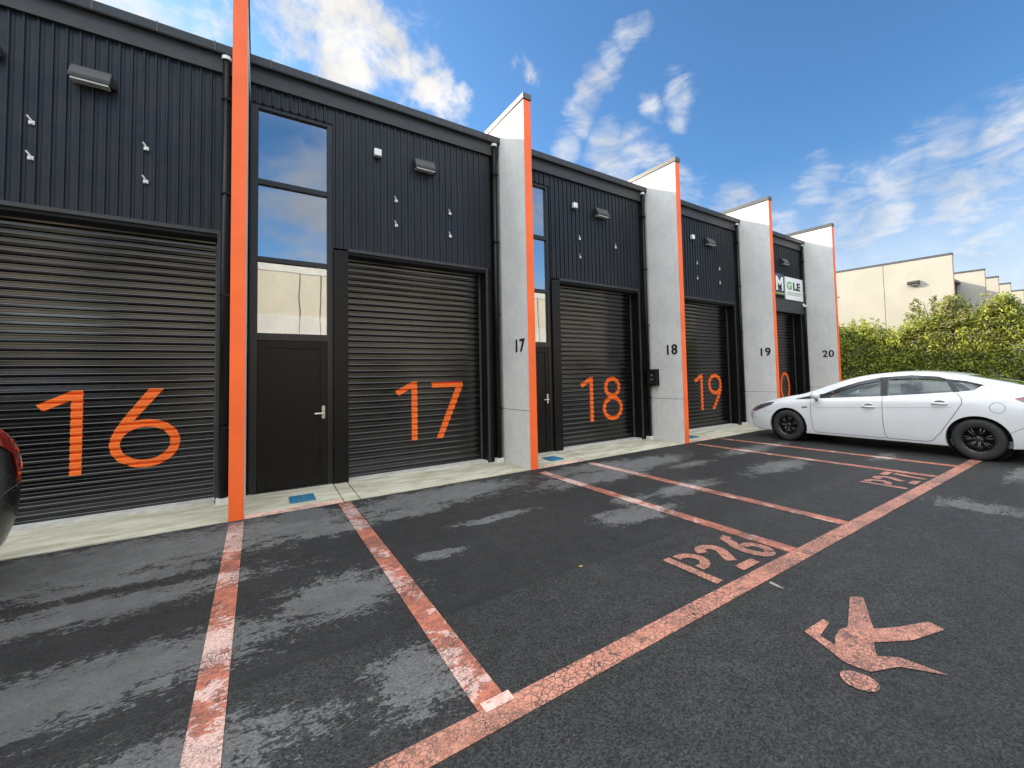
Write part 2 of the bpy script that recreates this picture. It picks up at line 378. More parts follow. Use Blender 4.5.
def strokes(segs, ox, oy):
    out = []
    for kind, pts, w in segs:
        if kind == 'poly': out.append([(ox+x, oy+y) for x, y in pts])
        else: out += [[(ox+x, oy+y) for x, y in q] for q in strip2d(pts, w)]
    return out
GP = [('poly', rect(0,.078,0,.5), 0), ('s', [(.115,.455)]+arc(.15,.345,.115,.112,90,-90,18)+[(.115,.233)], .08)]
G2 = [('s', arc(.115,.36,.085,.095,165,-25,18)+[(.14,.24),(.085,.155)], .092), ('poly', [(0,0),(.235,0),(.235,.085),(.02,.085)], 0)]
G6 = [('s', [(.20,.47),(.13,.455)]+arc(.125,.20,.085,.16,110,300,22), .088), ('s', arc(.140,.155,.078,.105,118,-55,16), .078)]
G7 = [('poly', [(0,.41),(.24,.41),(.24,.5),(0,.5)], 0), ('s', [(.185,.375),(.12,.2),(.09,0)], .08)]
G5 = [('poly', [(.02,.41),(.22,.41),(.22,.5),(.02,.5)], 0), ('s', [(.06,.375),(.055,.29),(.12,.31)]+arc(.115,.165,.085,.125,80,-110,20), .075)]
def glyphs(name, ox, gl, lab):
    polys = []
    for gdef, dx in gl: polys += strokes(gdef, ox+dx, -4.085)
    # each stroke piece is its own strip; weld so that neighbours share edges
    m = MB(); z = .005
    for p in polys: m.quad(*[(x, y, z) for x, y in p])
    o = m.build(name, M['oldline'], fix=False)
    bm = bmesh.new(); bm.from_mesh(o.data); bmesh.ops.remove_doubles(bm, verts=bm.verts, dist=1e-4)
    bmesh.ops.recalc_face_normals(bm, faces=bm.faces)
    for f in bm.faces:
        if f.normal.z < 0: f.normal_flip()
    bm.to_mesh(o.data); bm.free()
    return tag(o, lab, 'road marking', 'stencilled bay numbers')
glyphs('bay_number', -1.02, [(GP,0),(G2,.335),(G5,.66)], 'orange stencilled bay number cut off by the bottom left edge')
glyphs('bay_number', 2.915, [(GP,0),(G2,.335),(G6,.645)], 'orange stencilled P26 on the asphalt in front of door 18')
glyphs('bay_number', 6.80, [(GP,0),(G2,.34),(G7,.68)], 'orange stencilled P27 on the asphalt near the white car')

man = [(3.445,-4.723),(3.501,-4.78),(3.148,-4.954),(3.286,-5.034),(3.483,-5.118),(3.456,-5.2),(3.193,-5.122),(3.008,-5.0),(2.89,-5.055),(2.969,-5.126),(2.998,-5.324),(2.883,-5.151),(2.728,-5.082),(2.713,-5.028),(2.709,-4.969),(2.736,-4.914),(2.791,-4.796),(2.814,-4.724),(3.035,-4.734),(3.019,-4.775),(2.846,-4.798),(2.819,-4.887),(2.889,-4.856),(2.992,-4.839),(3.057,-4.856)]
hc = (2.615,-5.083)
head = [(2.592,-4.996),(2.632,-4.992),(2.668,-5.025),(2.687,-5.075),(2.675,-5.125),(2.64,-5.153),(2.59,-5.147),(2.556,-5.11),(2.545,-5.06),(2.56,-5.02)]
def rounded(pts, c=.16):
    out = []
    for a, b in zip(pts, pts[1:]+pts[:1]):
        out += [(a[0]+(b[0]-a[0])*c, a[1]+(b[1]-a[1])*c), (b[0]-(b[0]-a[0])*c, b[1]-(b[1]-a[1])*c)]
    return out
man = rounded(rounded(man, .05), .25); head = rounded(head, .25)
t_ = thing('pedestrian_symbol', 'orange painted walking figure on the open asphalt', 'road marking')
def flatpoly(name, pts, z, mat, parent):
    bm = bmesh.new(); vs = [bm.verts.new((x,y,z)) for x, y in pts]; f = bm.faces.new(vs)
    bmesh.ops.triangulate(bm, faces=[f])
    for f in bm.faces:
        f.normal_update()
        if f.normal.z < 0: f.normal_flip()
    me = bpy.data.meshes.new(name); bm.to_mesh(me); bm.free(); return link(name, me, mat, parent)
flatpoly('body', man, .005, M['oldline'], t_); flatpoly('head', head, .005, M['oldline'], t_)
sheet('paint_drip', [[(3.215,-4.30),(3.245,-4.30),(3.235,-4.35),(3.215,-4.41),(3.205,-4.36)]], .004, flat('old_white_drip', (.22,.21,.19), .7), 'small pale drip mark on the asphalt beyond the long line', 'stain')
sheet('wet_leaf', [[(2.315,-3.255),(2.345,-3.25),(2.35,-3.27),(2.325,-3.28)]], .007, flat('fallen_leaf', (.30,.20,.06), .6), 'tiny fallen yellow leaf on dark asphalt in bay P26', 'leaf')
mh = MB(); mh.lathe([(.0,.006),(.215,.006),(.225,.004),(.235,.007),(.262,.006),(.265,.0)], (.67,-.285,0), 'z', 40)
tag(mh.build('manhole_cover', M['iron'], smooth=False), 'round grey manhole cover in the asphalt before the entry door of unit 17', 'manhole')

# ------------------------------------------------------------------ dividing walls
def wall_top(y): return 6.175 + .035*y
def dividing_wall(i, num, label, depth=3.2):
    t = thing('dividing_wall', label, 'wall', (i*S, 0, 0), 'concrete dividing walls with orange edges')
    MB().prism([(0,-.15),(depth,-.15),(depth,wall_top(depth)),(0,wall_top(0))], 'x', 0, .134).build('concrete_panel', M['conc'], t)
    MB().box(-.002,.136,-.008,-.001,.004,wall_top(0)).build('orange_edge', M['orange'], t)
    MB().prism([(-.022,6.19),(depth,wall_top(depth)+.005),(depth,wall_top(depth)+.075),(-.022,6.285),], 'x', -.014, .148).build('cap', M['cap'], t)
    MB().box(-.0015,.0,.0,.97,.948,.956).build('panel_joint', M['groove'], t)
    if num:
        me = text_mesh(num, .305, .012, .004, space=1.08)
        o = link('wall_number', me, M['ink'], t)
        o.rotation_euler = (PI/2, 0, -PI/2); o.location = (-.008, .285, 2.03); o.scale = (1.12,1,1)
    return t
dividing_wall(0, None, 'concrete dividing wall seen edge-on as the tall orange post at left')
dividing_wall(1, '17', 'grey concrete dividing wall with black number 17 and orange front edge')
dividing_wall(2, '18', 'grey concrete dividing wall with black number 18 and a black meter box')
dividing_wall(3, '19', 'grey concrete dividing wall with black number 19, behind the car nose')
dividing_wall(4, '20', 'grey concrete end wall with black number 20 beside the hedge', 12.0)

# ------------------------------------------------------------------ roller door profile
PITCH = .096
PROF = [(0,.0),(.06,.016),(.13,.027),(.34,.0315),(.40,.0285),(.46,.031),(.76,.0315),(.83,.024),(.87,.0)]
def prof_d(z):
    u = (z/PITCH) % 1.0
    for (a, d0), (b, d1) in zip(PROF, PROF[1:]+[(1.0,0.0)]):
        if a <= u <= b: return d0+(d1-d0)*(u-a)/(b-a)
    return 0
YR = 1.25
def roller_curtain(x0, x1, z0, z1):
    zs = []
    k = int(z0/PITCH)
    while k*PITCH < z1:
        for a, d in PROF:
            z = (k+a)*PITCH
            if z0 <= z <= z1: zs.append(z)
        k += 1
    zs = [z0]+zs+[z1]; m = MB(); n = 6
    for z in zs:
        for j in range(n+1): m.v.append((x0+(x1-x0)*j/n, YR-prof_d(z), z))
    for i in range(len(zs)-1):
        for j in range(n):
            a = i*(n+1)+j; m.f.append((a, a+1, a+n+2, a+n+1))
    return m
def on_curtain(polys, off, name, mat, parent):
    """flat outlines cut at every bend of the curtain and pressed onto it"""
    bm = bmesh.new()
    for p in polys:
        vs = [bm.verts.new((x, 0, z)) for x, z in p]
        f = bm.faces.new(vs)
    bmesh.ops.remove_doubles(bm, verts=bm.verts, dist=1e-5)
    bmesh.ops.triangulate(bm, faces=bm.faces[:])
    zmin = min(v.co.z for v in bm.verts); zmax = max(v.co.z for v in bm.verts)
    k = int(zmin/PITCH)
    while k*PITCH <= zmax:
        for a, d in PROF:
            z = (k+a)*PITCH
            if zmin < z < zmax:
                bmesh.ops.bisect_plane(bm, geom=bm.verts[:]+bm.edges[:]+bm.faces[:], plane_co=(0,0,z), plane_no=(0,0,1), dist=1e-6)
        k += 1
    for v in bm.verts: v.co.y = YR - prof_d(v.co.z+1e-7) - off
    bm.normal_update()
    for f in bm.faces:
        if f.normal.y > 0: f.normal_flip()
    me = bpy.data.meshes.new(name); bm.to_mesh(me); bm.free()
    return link(name, me, mat, parent)
def ring(cx, cz, rx, rz, w, n=48):
    o = arc(cx, cz, rx, rz, 0, 360, n); i = arc(cx, cz, rx-w, rz-w, 0, 360, n)
    return [[o[k], o[k+1], i[k+1], i[k]] for k in range(n)]
DIG = {
 '1': [([[(2.33,.51),(2.425,.51),(2.425,1.475),(2.34,1.475),(2.07,1.325),(2.12,1.25),(2.33,1.365)]], .0025)],
 '6': [(ring(3.01,.815,.315,.29,.092), .0025), ([[(3.03,1.475),(3.17,1.475),(2.90,1.09),(2.80,.985),(2.74,.90),(2.70,.86),(2.725,.96),(2.80,1.11)]], .0037)],
 '7': [([[(2.67,1.455),(3.225,1.455),(3.225,1.38),(2.855,.50),(2.745,.50),(3.10,1.365),(2.67,1.365)]], .0025)],
 '8': [(ring(2.93,1.235,.245,.235,.09), .0025), (ring(2.93,.77,.30,.275,.09), .0037)],
 '9': [(ring(2.90,1.19,.30,.285,.092), .0025), ([[(3.20,1.14),(3.19,1.02),(3.11,.86),(2.86,.50),(2.74,.50),(3.0,.88),(3.09,1.0),(3.12,1.08)]], .0037)],
 '0': [(ring(2.86,.985,.30,.49,.09), .0025)],
 '2': [(strip2d(arc(2.25,1.22,.20,.21,170,-35,16)+[(2.02,.57)], .09)+[[(1.97,.5),(2.5,.5),(2.5,.585),(1.97,.585)]], .0025)],
}
DIG['2'] = [(strip2d(arc(2.25,1.22,.20,.21,170,-35,16)+[(2.03,.62)], .09), .0025), ([[(1.97,.5),(2.5,.5),(2.5,.59),(1.97,.59)]], .0037)]

# ------------------------------------------------------------------ warehouse units
YC = .98      # cladding plane
def cladding(rows):
    """vertical ribs: rows of (x0, x1, z0, z1)"""
    m = MB(); pit = .105
    for x0, x1, z0, z1 in rows:
        pts = [(x0, YC)]; x = x0+.03
        while x+.04 < x1:
            pts += [(x, YC), (x+.007, YC-.020), (x+.023, YC-.020), (x+.030, YC)]
            pts += [(x+.052, YC), (x+.055, YC+.004), (x+.060, YC+.004), (x+.063, YC)]
            x += pit
        pts = [p for p in pts if p[0] <= x1]; pts.append((x1, YC))
        n = len(m.v)
        for px, py in pts: m.v += [(px, py, z0), (px, py, z1)]
        for i in range(len(pts)-1): a = n+2*i; m.f.append((a, a+2, a+3, a+1))
    return m
def make_unit(i, num, label, xr=3.585, dx1=0.0):
    t = thing('warehouse_unit', label, 'warehouse', (i*S, 0, 0), 'black warehouse units in the row')
    A, B = .150, 3.862
    # walls and roof
    MB().box(A, B, 2.6, 2.7, 0, 5.7).build('cross_wall', M['inner'], t)
    MB().box(A, B, 11.8, 12.0, 0, 6.2).build('rear_wall', M['inner'], t)
    MB().prism([(1.02,5.86),(12.1,6.30),(12.1,6.38),(1.02,5.94)], 'x', A, B).build('roof', M['roof'], t)
    cladding([(A, 1.145, 5.345, 5.60), (1.145, max(3.70, xr+.05), 3.475, 5.60)]).build('wall_cladding', M['clad'], t)
    f = MB(); f.box(A, B, .925, .972, 5.575, 5.80); f.build('fascia', M['gutter_u'], t)
    gt = MB(); gt.prism([(.862,5.795),(1.02,5.795),(1.02,5.925),(.868,5.925),(.855,5.915),(.855,5.81)], 'x', A, B)
    gu = gt.build('gutter', M['gutter'], t)
    x = A+.22
    while x < B: MB().box(x, x+.012, .850, .856, 5.80, 5.925).build('gutter_joint', M['cap'], gu); x += .545
    # panels flanking the openings
    xe = max(3.70, xr+.05)
    MB().box(xr, xe, YC-.006, YC+.3, 0.0, 3.475).build('jamb_panel', M['black'], t)
    MB().box(xe, B, YC+.01, YC+.05, 0, 5.60).build('corner_panel', M['black'], t)
    MB().box(A, .162, .985, 1.1, 0, 5.34).build('edge_strip', M['black'], t)
    MB().box(1.345, xr+.04, YC-.026, YC-.004, 3.44, 3.487).build('head_flashing', M['gutter_u'], t)
    MB().box(xr, xr+.04, YC-.026, YC-.0065, .03, 3.4395).build('jamb_flashing', M['gutter_u'], t)
    MB().box(1.150, 1.345, YC-.028, 1.30, 0.0, 3.44).build('door_post', M['black'], t, bevel=.004)
    MB().box(1.350, xr-.001, YC+.002, 1.34, 3.40, 3.46).build('door_head', M['dark'], t)
    # roller door
    rd = roller_curtain(1.352, xr-.003, .035, 3.40).build('roller_door', M['roller'], t)
    MB().box(xr-.029, xr-.002, YR-.05, YR-.028, .03, 3.40).build('guide_rail', M['cap'], rd)
    MB().box(1.353, 1.375, YR-.05, YR-.028, .03, 3.40).build('guide_rail', M['cap'], rd)
    MB().box(1.376, xr-.03, YR-.032, YR+.01, .012, .05).build('bottom_rail', M['black'], rd)
    if num:
        for d in num:
            dx = dx1 if d == '1' else 0
            for polys, off in DIG[d]: on_curtain([[(x+dx, z) for x, z in q] for q in polys], off, 'door_number', M['number'], rd)
    # window over the entry door
    wf = MB(); y0, y1 = 1.0, 1.075
    wf.box(.163, .245, y0, y1, .02, 5.335); wf.box(1.075, 1.149, y0, y1, .02, 5.335)
    for z0, z1 in ((5.285,5.335),(4.232,4.30),(3.165,3.228),(2.09,2.185)): wf.box(.2455, 1.0745, y0, y1, z0, z1)
    win = wf.build('window', M['frame'], t)
    for z0, z1 in ((4.30,5.285),(3.228,4.232),(2.185,3.165)):
        MB().box(.2465, 1.0735, 1.045, 1.053, z0+.001, z1-.001).build('pane', M['glass'], win)
    MB().box(.152, 1.15, .985, .999, 5.335, 5.36).build('window_head', M['frame'], win)
    # entry door
    d = MB(); d.box(.247, 1.073, 1.022, 1.07, .06, 2.088)
    d.box(.247, .345, 1.010, 1.0215, .06, 2.088); d.box(.985, 1.073, 1.010, 1.0215, .06, 2.088)
    d.box(.3455, .9845, 1.010, 1.0215, 1.985, 2.088); d.box(.3455, .9845, 1.010, 1.0215, .06, .15)
    dr = d.build('entry_door', M['black'], t, bevel=.003)
    hd = MB(); hd.box(1.005, 1.045, .998, 1.0095, .985, 1.165); hd.tube([(1.025,.995,1.06),(1.025,.955,1.06),(.91,.95,1.06)], .011, 10)
    hd.build('door_handle', M['steel'], dr)
    MB().box(.20, 1.12, .97, 1.08, .012, .055).build('door_sill', M['cap'], t)
    # down pipe
    dp = MB(); dp.tube([(3.765,.905,5.80),(3.765,.905,.09)], .043, 16)
    pp = dp.build('downpipe', M['black'], t, smooth=True)
    for z in (5.2, 3.95, 2.63, .95): MB().box(3.715, 3.815, .858, .975, z, z+.025).build('bracket', M['black'], pp)
    MB().tube([(3.765,.905,5.74),(3.765,.905,5.785)], .054, 16).build('pipe_socket', M['pvc'], pp)
    MB().box(3.70, 3.83, .85, .96, .0, .085).build('pipe_foot', M['pvc'], pp)
    return t
U = {}
U[16] = make_unit(-1, '16', 'black warehouse unit with orange 16 on its roller door, leftmost in view', xr=3.685, dx1=.055)
U[17] = make_unit(0, '17', 'black warehouse unit with orange 17 on its roller door and tall window')
U[18] = make_unit(1, '18', 'black warehouse unit with orange 18 on its roller door', dx1=-.06)
U[19] = make_unit(2, '19', 'black warehouse unit with orange 19 on its roller door', dx1=-.07)
U[20] = make_unit(3, '20', 'black warehouse unit beside the hedge with signboards above its roller door')
# unseen block added behind the last unit to cast the hedge shadow
MB().box(.15, 4.01, 12.12, 20, 0, 8.5).build('hedge_shade_block', M['roof'], U[20])
MB().box(1.30, 3.70, .90, .953, 3.40, 3.80).build('shutter_hood', M['gutter_u'], U[20])
lo = make_unit(-2, None, 'black warehouse unit left of the one numbered 16, outside the view')
c = MB(); c.box(-24, -2*S, 1, 12, 0, 5.9); tag(c.build('warehouse_building', M['roof']), 'plain dark continuation of the warehouse row beyond the left edge', 'warehouse')
MB().box(.25, 1.07, 1.062, 1.068, 2.187, 3.163).build('window_poster', M['poster'], U[18])
# room behind the window of unit 17: pale ceiling board
# ------------------------------------------------------------------ aprons
ap = MB(); jn = MB(); ed = MB()
def zap(o, y): return .012 + max(0, min(1, y))*(.045-.011*o)
for i in range(-3, 4):
    X = i*S; n = 8
    for a, b in ((.134,1.136),(1.146,1.32),(1.330,S)):
        for j in range(4):
            ya, yb = -.005+.335*j, -.005+.335*(j+1)
            ap.quad((X+a,ya,zap(a,ya)),(X+b,ya,zap(b,ya)),(X+b,yb,zap(b,yb)),(X+a,yb,zap(a,yb)))
        ap.quad((X+a,-.005,-.02),(X+b,-.005,-.02),(X+b,-.005,.012),(X+a,-.005,.012))
    jn.quad((X+1.136,-.004,.006),(X+1.33,-.004,.006),(X+1.33,1.33,.006),(X+1.136,1.33,.006))
th = MB(); gp = MB()
for i in range(-3, 4):
    X = i*S; x1 = X+(3.68 if i == -1 else 3.58)
    th.box(X+1.352, x1, .985, 1.33, -.05, zap(2.4, 1)+.016)
    gp.quad((X+.0,-.030,.003),(X+S,-.030,.003),(X+S,-.006,.003),(X+.0,-.006,.003))
tag(th.build('door_threshold', M['thresh']), 'smooth pale concrete sills under the roller doors', 'pavement', kind='structure')
tag(gp.build('apron_gap', M['groove'], fix=False), 'dark gap between the concrete strip and the asphalt', 'pavement', kind='structure')
tag(ap.build('concrete_apron', M['apron'], fix=False), 'pale stained concrete strip along the foot of the doors', 'pavement', kind='structure')
tag(jn.build('apron_joint', M['groove'], fix=False), 'dark joints in the concrete strip', 'pavement', kind='structure')
for i, lab in ((0,'pink painted kerb strip below the entry door of unit 17'),(1,'pink painted kerb strip below the entry door of unit 18'),(2,'pink painted kerb strip in front of unit 19')):
    X = i*S; m = MB()
    m.quad((X+.138,-.002,zap(.14,0)+.005),(X+1.13,-.002,zap(1.13,0)+.005),(X+1.13,.095,zap(1.13,.1)+.005),(X+.138,.095,zap(.14,.1)+.005))
    m.quad((X+.138,-.010,-.01),(X+1.13,-.010,-.01),(X+1.13,-.002,zap(1.13,0)+.005),(X+.138,-.002,zap(.14,0)+.005))
    tag(m.build('kerb_paint', M['pale'], fix=False), lab, 'road marking', 'pink kerb strips below the entry doors')
    y = .30
    vc = MB(); z = zap(.75, .45)
    vc.box(X+.585, X+.86, .27, .60, z-.03, z+.012); vc.box(X+.605, X+.84, .29, .58, z+.0125, z+.018); vc.box(X+.70, X+.745, .42, .45, z+.0185, z+.026)
    tag(vc.build('valve_cover', M['blue'], bevel=.004), ['blue water valve cover in the concrete below the entry door of unit 17','blue water valve cover in the concrete below the entry door of unit 18','blue water valve cover half seen in the concrete of unit 19'][i], 'valve cover', 'blue valve covers')

# ------------------------------------------------------------------ fittings on the facade
def floodlight(i, o, lab, first=[None]):
    if first[0] is None:
        t = thing('floodlight', lab, 'light', (0,0,0), 'wedge floodlights above the doors')
        MB().prism([(.0,4.965),(.0,5.135),(-.055,5.135),(-.135,5.00),(-.135,4.955)], 'x', -.165, .165).build('housing', M['lamp'], t, bevel=.008)
        MB().prism([(-.012,4.943),(-.012,4.963),(-.127,4.953),(-.127,4.933)], 'x', -.15, .15).build('lens', M['lens'], t)
        MB().box(.166, .195, -.06, -.01, 4.96, 5.03).build('hinge', M['black'], t)
        first[0] = t
    else:
        t = copy_tree(first[0])
    t.location = (i*S+o, YC-.022, 0); t['label'] = lab
    return t
for i, o, w in ((-1,2.555,'16'),(0,2.485,'17'),(1,2.475,'18'),(2,2.47,'19'),(3,2.55,'20')):
    floodlight(i, o, 'dark wedge floodlight on the ribbed wall above roller door '+w if w != '20' else 'dark wedge floodlight above the white green-lettered signboard')
def sensor(i, o, lab, mat, w=.105):
    t = thing('sensor_box', lab, 'sensor', (i*S+o, YC-.021, 5.055), 'small boxes on the upper wall')
    MB().box(-w/2, w/2, -.07, 0, -.055, .055).build('casing', mat, t, bevel=.008)
    MB().box(-.02, .02, -.05, -.01, -.085, -.0555).build('cable_gland', M['lamp'], t)
sensor(-1, 1.80, 'grey box cut by the left edge, high on the wall above door 16', M['lamp'], .2)
for i, n in ((0,'17'),(1,'18'),(2,'19')): sensor(i, 1.76, 'small white sensor box left of the floodlight above roller door '+n, M['pvc'])
spots = []
for i, n, lst in ((-1,'16',[(2.11,4.39),(2.11,4.0),(3.01,4.37),(3.01,3.965)]),(0,'17',[(2.04,4.375),(2.04,3.975),(2.93,4.35),(2.93,3.955)]),(1,'18',[(1.89,4.39),(1.89,4.0),(2.91,4.37)]),(2,'19',[(1.95,4.40),(1.94,4.0),(2.93,4.37),(2.93,3.98)])):
    for k, (o, z) in enumerate(lst): spots.append((i, o, z, '%s %s sign clip on the ribbed wall above roller door %s' % (('upper','lower')[k % 2], ('left','right')[k//2], n) if not (n=='18' and k==2) else 'single right sign clip on the ribbed wall above roller door 18'))
pc = None
for i, o, z, lab in spots:
    if pc is None:
        m = MB(); m.box(-.022,.022,-.012,0,-.03,.012); m.box(-.010,.012,-.022,-.0125,-.022,-.002); m.tube([(.0,-.012,.01),(-.03,-.03,.055)], .009, 6)
        pc = m.build('sign_clip', M['pvc']); q = pc
    else:
        q = pc.copy(); COL.objects.link(q)
    q.location = (i*S+o, YC-.0205, z); tag(q, lab, 'clip', 'white sign clips on the upper walls')
# meter box on the wall marked 18
t = thing('meter_box', 'small black wall box beside the number 18 wall marking', 'meter box', (2*S, .77, 1.43))
MB().box(-.13, -.001, -.12, .12, -.19, .19).build('casing', M['black'], t, bevel=.012)
MB().box(-.136, -.1305, -.09, .09, -.15, .15).build('cover', M['gloss'], t)
for z in (-.05, .05): MB().lathe([(.0,-.141),(.018,-.140),(.02,-.1365)], (0,0,z), 'x', 14).build('lock', M['steel'], t)
# signboards of unit 20
def sign(name, x0, x1, z0, z1, mat, lab):
    t = thing(name, lab, 'sign', (3*S+(x0+x1)/2, YC-.03, (z0+z1)/2), 'signboards above the last roller door')
    MB().box(-(x1-x0)/2, (x1-x0)/2, -.03, 0, -(z1-z0)/2, (z1-z0)/2).build('board', mat, t)
    return t
def letters(t, txt, size, x, z, mat, bold=.0, shear=0, sx=1.0, name='lettering'):
    o = link(name, text_mesh(txt, size, .006, bold, shear), mat, t); o.rotation_euler = (PI/2,0,0); o.location = (x, -.034, z); o.scale = (sx,1,1); return o
sg = sign('signboard', 2.56, 3.74, 3.83, 4.57, M['signw'], 'white signboard with green and black letters GLE above the last roller door')
letters(sg, 'G', .34, -.33, .08, M['green'], .012, sx=1.35); letters(sg, 'LE', .34, .14, .08, M['ink'], .012, sx=1.42)
m = MB(); m.box(-.5,.46,-.0335,-.0305,-.135,-.122); m.box(-.5,.46,-.0335,-.0305,-.155,-.147)
m.build('green_rule', M['green'], sg)
m = MB(); x = -.48
for k in range(11):
    wd = .05+.03*((k*7) % 3); m.box(x, x+wd-.02, -.0335, -.0305, -.215, -.19); x += wd
m.build('small_print', M['grey'], sg)
sd = sign('signboard', 1.25, 2.49, 3.93, 4.62, M['signd'], 'dark signboard with white letter M, mostly hidden behind the wall marked 19')
letters(sd, 'M', .60, .33, .0, M['signw'], .02, sx=1.05)
MB().box(-.62,.60,-.0335,-.0305,-.31,-.275).build('yellow_stripe', flat('sign_yellow', (.42,.45,.12), .5), sd)
MB().box(.12,.33,-.0335,-.0305,.24,.33).build('purple_patch', M['signp'], sd)
t = thing('security_camera', 'small white security camera at the lower corner of the white signboard', 'camera', (3*S+3.68, .93, 3.70))
MB().lathe([(.001,-.03),(.05,-.03),(.055,0),(.055,.03),(.03,.05),(.001,.05)], (0,0,.02), 'z', 20).build('base', M['pvc'], t, smooth=True)
MB().tube([(0,0,.0),(-.02,-.06,-.03),(-.07,-.17,-.06)], [.03,.042,.042], 14).build('camera_body', M['pvc'], t, smooth=True)
MB().tube([(-.07,-.1702,-.06),(-.0702,-.172,-.0604)], .03, 14).build('lens', M['gloss'], t)
t = thing('wall_lamp', 'tiny grey lamp sticking out from the end wall marked 20', 'light', (4*S+.135, .06, 3.86))
MB().tube([(0,0,0),(.10,-.01,.02)], .012, 8).build('arm', M['cap'], t)
MB().tube([(.07,-.01,.0),(.19,-.03,.03)], [.028,.04], 12).build('lamp_head', M['lens'], t)

# ------------------------------------------------------------------ neighbouring building, opposite building, hedge
NX = [22.87, 28.35, 31.30, 34.40, 38.3]; NY = -1.36
def far_wall(i, x, depth, lab):
    t = thing('dividing_wall', lab, 'wall', (x, NY, 0), 'pale fin walls of the building behind the hedge')
    tp = lambda y: (6.0 if i == 0 else 6.06) + .035*y
    mat = M['cream']
    MB().prism([(0,-.1),(depth,-.1),(depth,tp(depth)),(0,tp(0))], 'x', 0, .15).build('concrete_panel', mat, t)
    MB().box(-.002,.152,-.008,-.001,0,5.99).build('edge_strip', M['dulledge'], t)
    MB().prism([(-.02,tp(0)+.003),(depth,tp(depth)+.003),(depth,tp(depth)+.085),(-.02,tp(0)+.085)], 'x', -.015, .165).build('cap', M['cap'], t)
    if i == 0:
        MB().box(-.002,0,2.30,2.318,0,tp(2.3)-.01).build('panel_joint', M['groove'], t)
labs = ['large cream sunlit end wall behind the hedge','pale fin wall next right of the cream end wall, top half sunlit','third pale fin wall over the hedge','fourth pale fin wall over the hedge','farthest pale fin wall at the right edge of the view']
for i, x in enumerate(NX): far_wall(i, x, 12 if i == 0 else 3.0, labs[i])
nb = thing('warehouse_building', 'dark fronted warehouse row behind the hedge between pale fin walls', 'warehouse', (NX[0], NY, 0))
for a, b in zip(NX, NX[1:]+[46]):
    MB().box(a-NX[0]+.16, b-NX[0]-.01, 1.0, 12, 0, 5.60).build('front_wall', M['clad'], nb)
    MB().box(a-NX[0]+.16, b-NX[0]-.01, .86, 1.02, 5.585, 5.70).build('gutter', M['cap'], nb)
t = thing('floodlight', 'dark floodlight on the sunlit cream end wall', 'light', (NX[0], -.11, 5.09), 'wall lights on the building behind the hedge')
MB().prism([(-.0,-.08),(-.0,.09),(-.07,.09),(-.17,.0),(-.17,-.04)], 'y', -.2, .2).build('housing', M['lamp'], t, bevel=.008)
MB().box(-.15, -.01, -.18, .18, -.096, -.082).build('lens', M['lens'], t)

ob = thing('warehouse_building', 'cream warehouse across the forecourt, mirrored in the tall window', 'warehouse', (0,-12.3,0))
MB().box(-26, 30, -11, 0, 0, 6.0).build('wall', M['opp'], ob)
MB().box(-26.02, 30.02, -11.02, .03, 6.003, 6.33).build('cap', M['conc'], ob)
MB().box(-26, 30, .002, .03, 2.4, 4.25).build('lower_band', M['conc'], ob)
for k in range(-6, 8):
    X = k*S+3.3
    MB().box(X, X+.134, .001, 1.0, 0, 6.5).build('fin_wall', M['cream'], ob)
    MB().box(X+.9, X+2.6, .003, .02, 0, 2.2).build('roller_door', M['roller'], ob)
    for q in (-.9, .7, 2.2): MB().box(X+q, X+q+.02, .001, .034, 0, 6.0).build('panel_joint', M['groove'], ob)

def leaves(centres, radii, per, size, name, mat, parent, squash=.85):
    n = len(centres)*per
    c = np.repeat(np.array(centres), per, 0); r = np.repeat(np.array(radii), per)
    d = RNG.normal(size=(n,3)); d /= np.linalg.norm(d, axis=1)[:,None]
    rad = r*RNG.random(n)**.45
    p = c + d*rad[:,None]*np.array([1,1,squash])
    nrm = d*.35 + RNG.normal(size=(n,3))*.55 + np.array([-.55,.35,.35]); nrm /= np.linalg.norm(nrm, axis=1)[:,None]
    u = np.cross(nrm, RNG.normal(size=(n,3))); u /= np.linalg.norm(u, axis=1)[:,None]; w = np.cross(nrm, u)
    s = size*(.6+.8*RNG.random(n))[:,None]
    v = np.stack([p-u*s, p-w*s*.42+nrm*s*.08, p+u*s, p+w*s*.42+nrm*s*.08], 1).reshape(-1,3)
    keep = None
    me = bpy.data.meshes.new(name)
    me.vertices.add(n*4); me.vertices.foreach_set('co', v.astype(np.float32).ravel())
    me.loops.add(n*4); me.loops.foreach_set('vertex_index', np.arange(n*4, dtype=np.int32))
    me.polygons.add(n); me.polygons.foreach_set('loop_start', np.arange(0, n*4, 4, dtype=np.int32)); me.polygons.foreach_set('loop_total', np.full(n, 4, dtype=np.int32))
    me.update(); me.validate()
    return link(name, me, mat, parent)
HX = 21.3
t = thing('hedge', 'long dense green hedge in front of the cream building, left end in shade', 'hedge', (HX, -3, 0))
cs, rs = [], []
for k in range(2700):
    y = RNG.uniform(-11.5, 8.5)
    top = 3.15 + .22*math.sin(y*1.3) + .18*math.sin(y*3.1+1) + RNG.normal()*.08
    f = RNG.random()
    if f < .62: x = -.75 + RNG.normal()*.05 + .06*math.sin(y*1.3); z = RNG.uniform(.9, top)
    elif f < .9: x = RNG.uniform(-.8,.9); z = top - abs(RNG.normal())*.15
    else: x = RNG.uniform(-.5,.9); z = RNG.uniform(1, top)
    x += (.25 if z > top-.4 else 0)*RNG.random()
    cs.append((x, y, z)); rs.append(RNG.uniform(.18,.34))
leaves(cs, rs, 92, .047, 'foliage', M['leaf'], t)
sh = []; sr = []
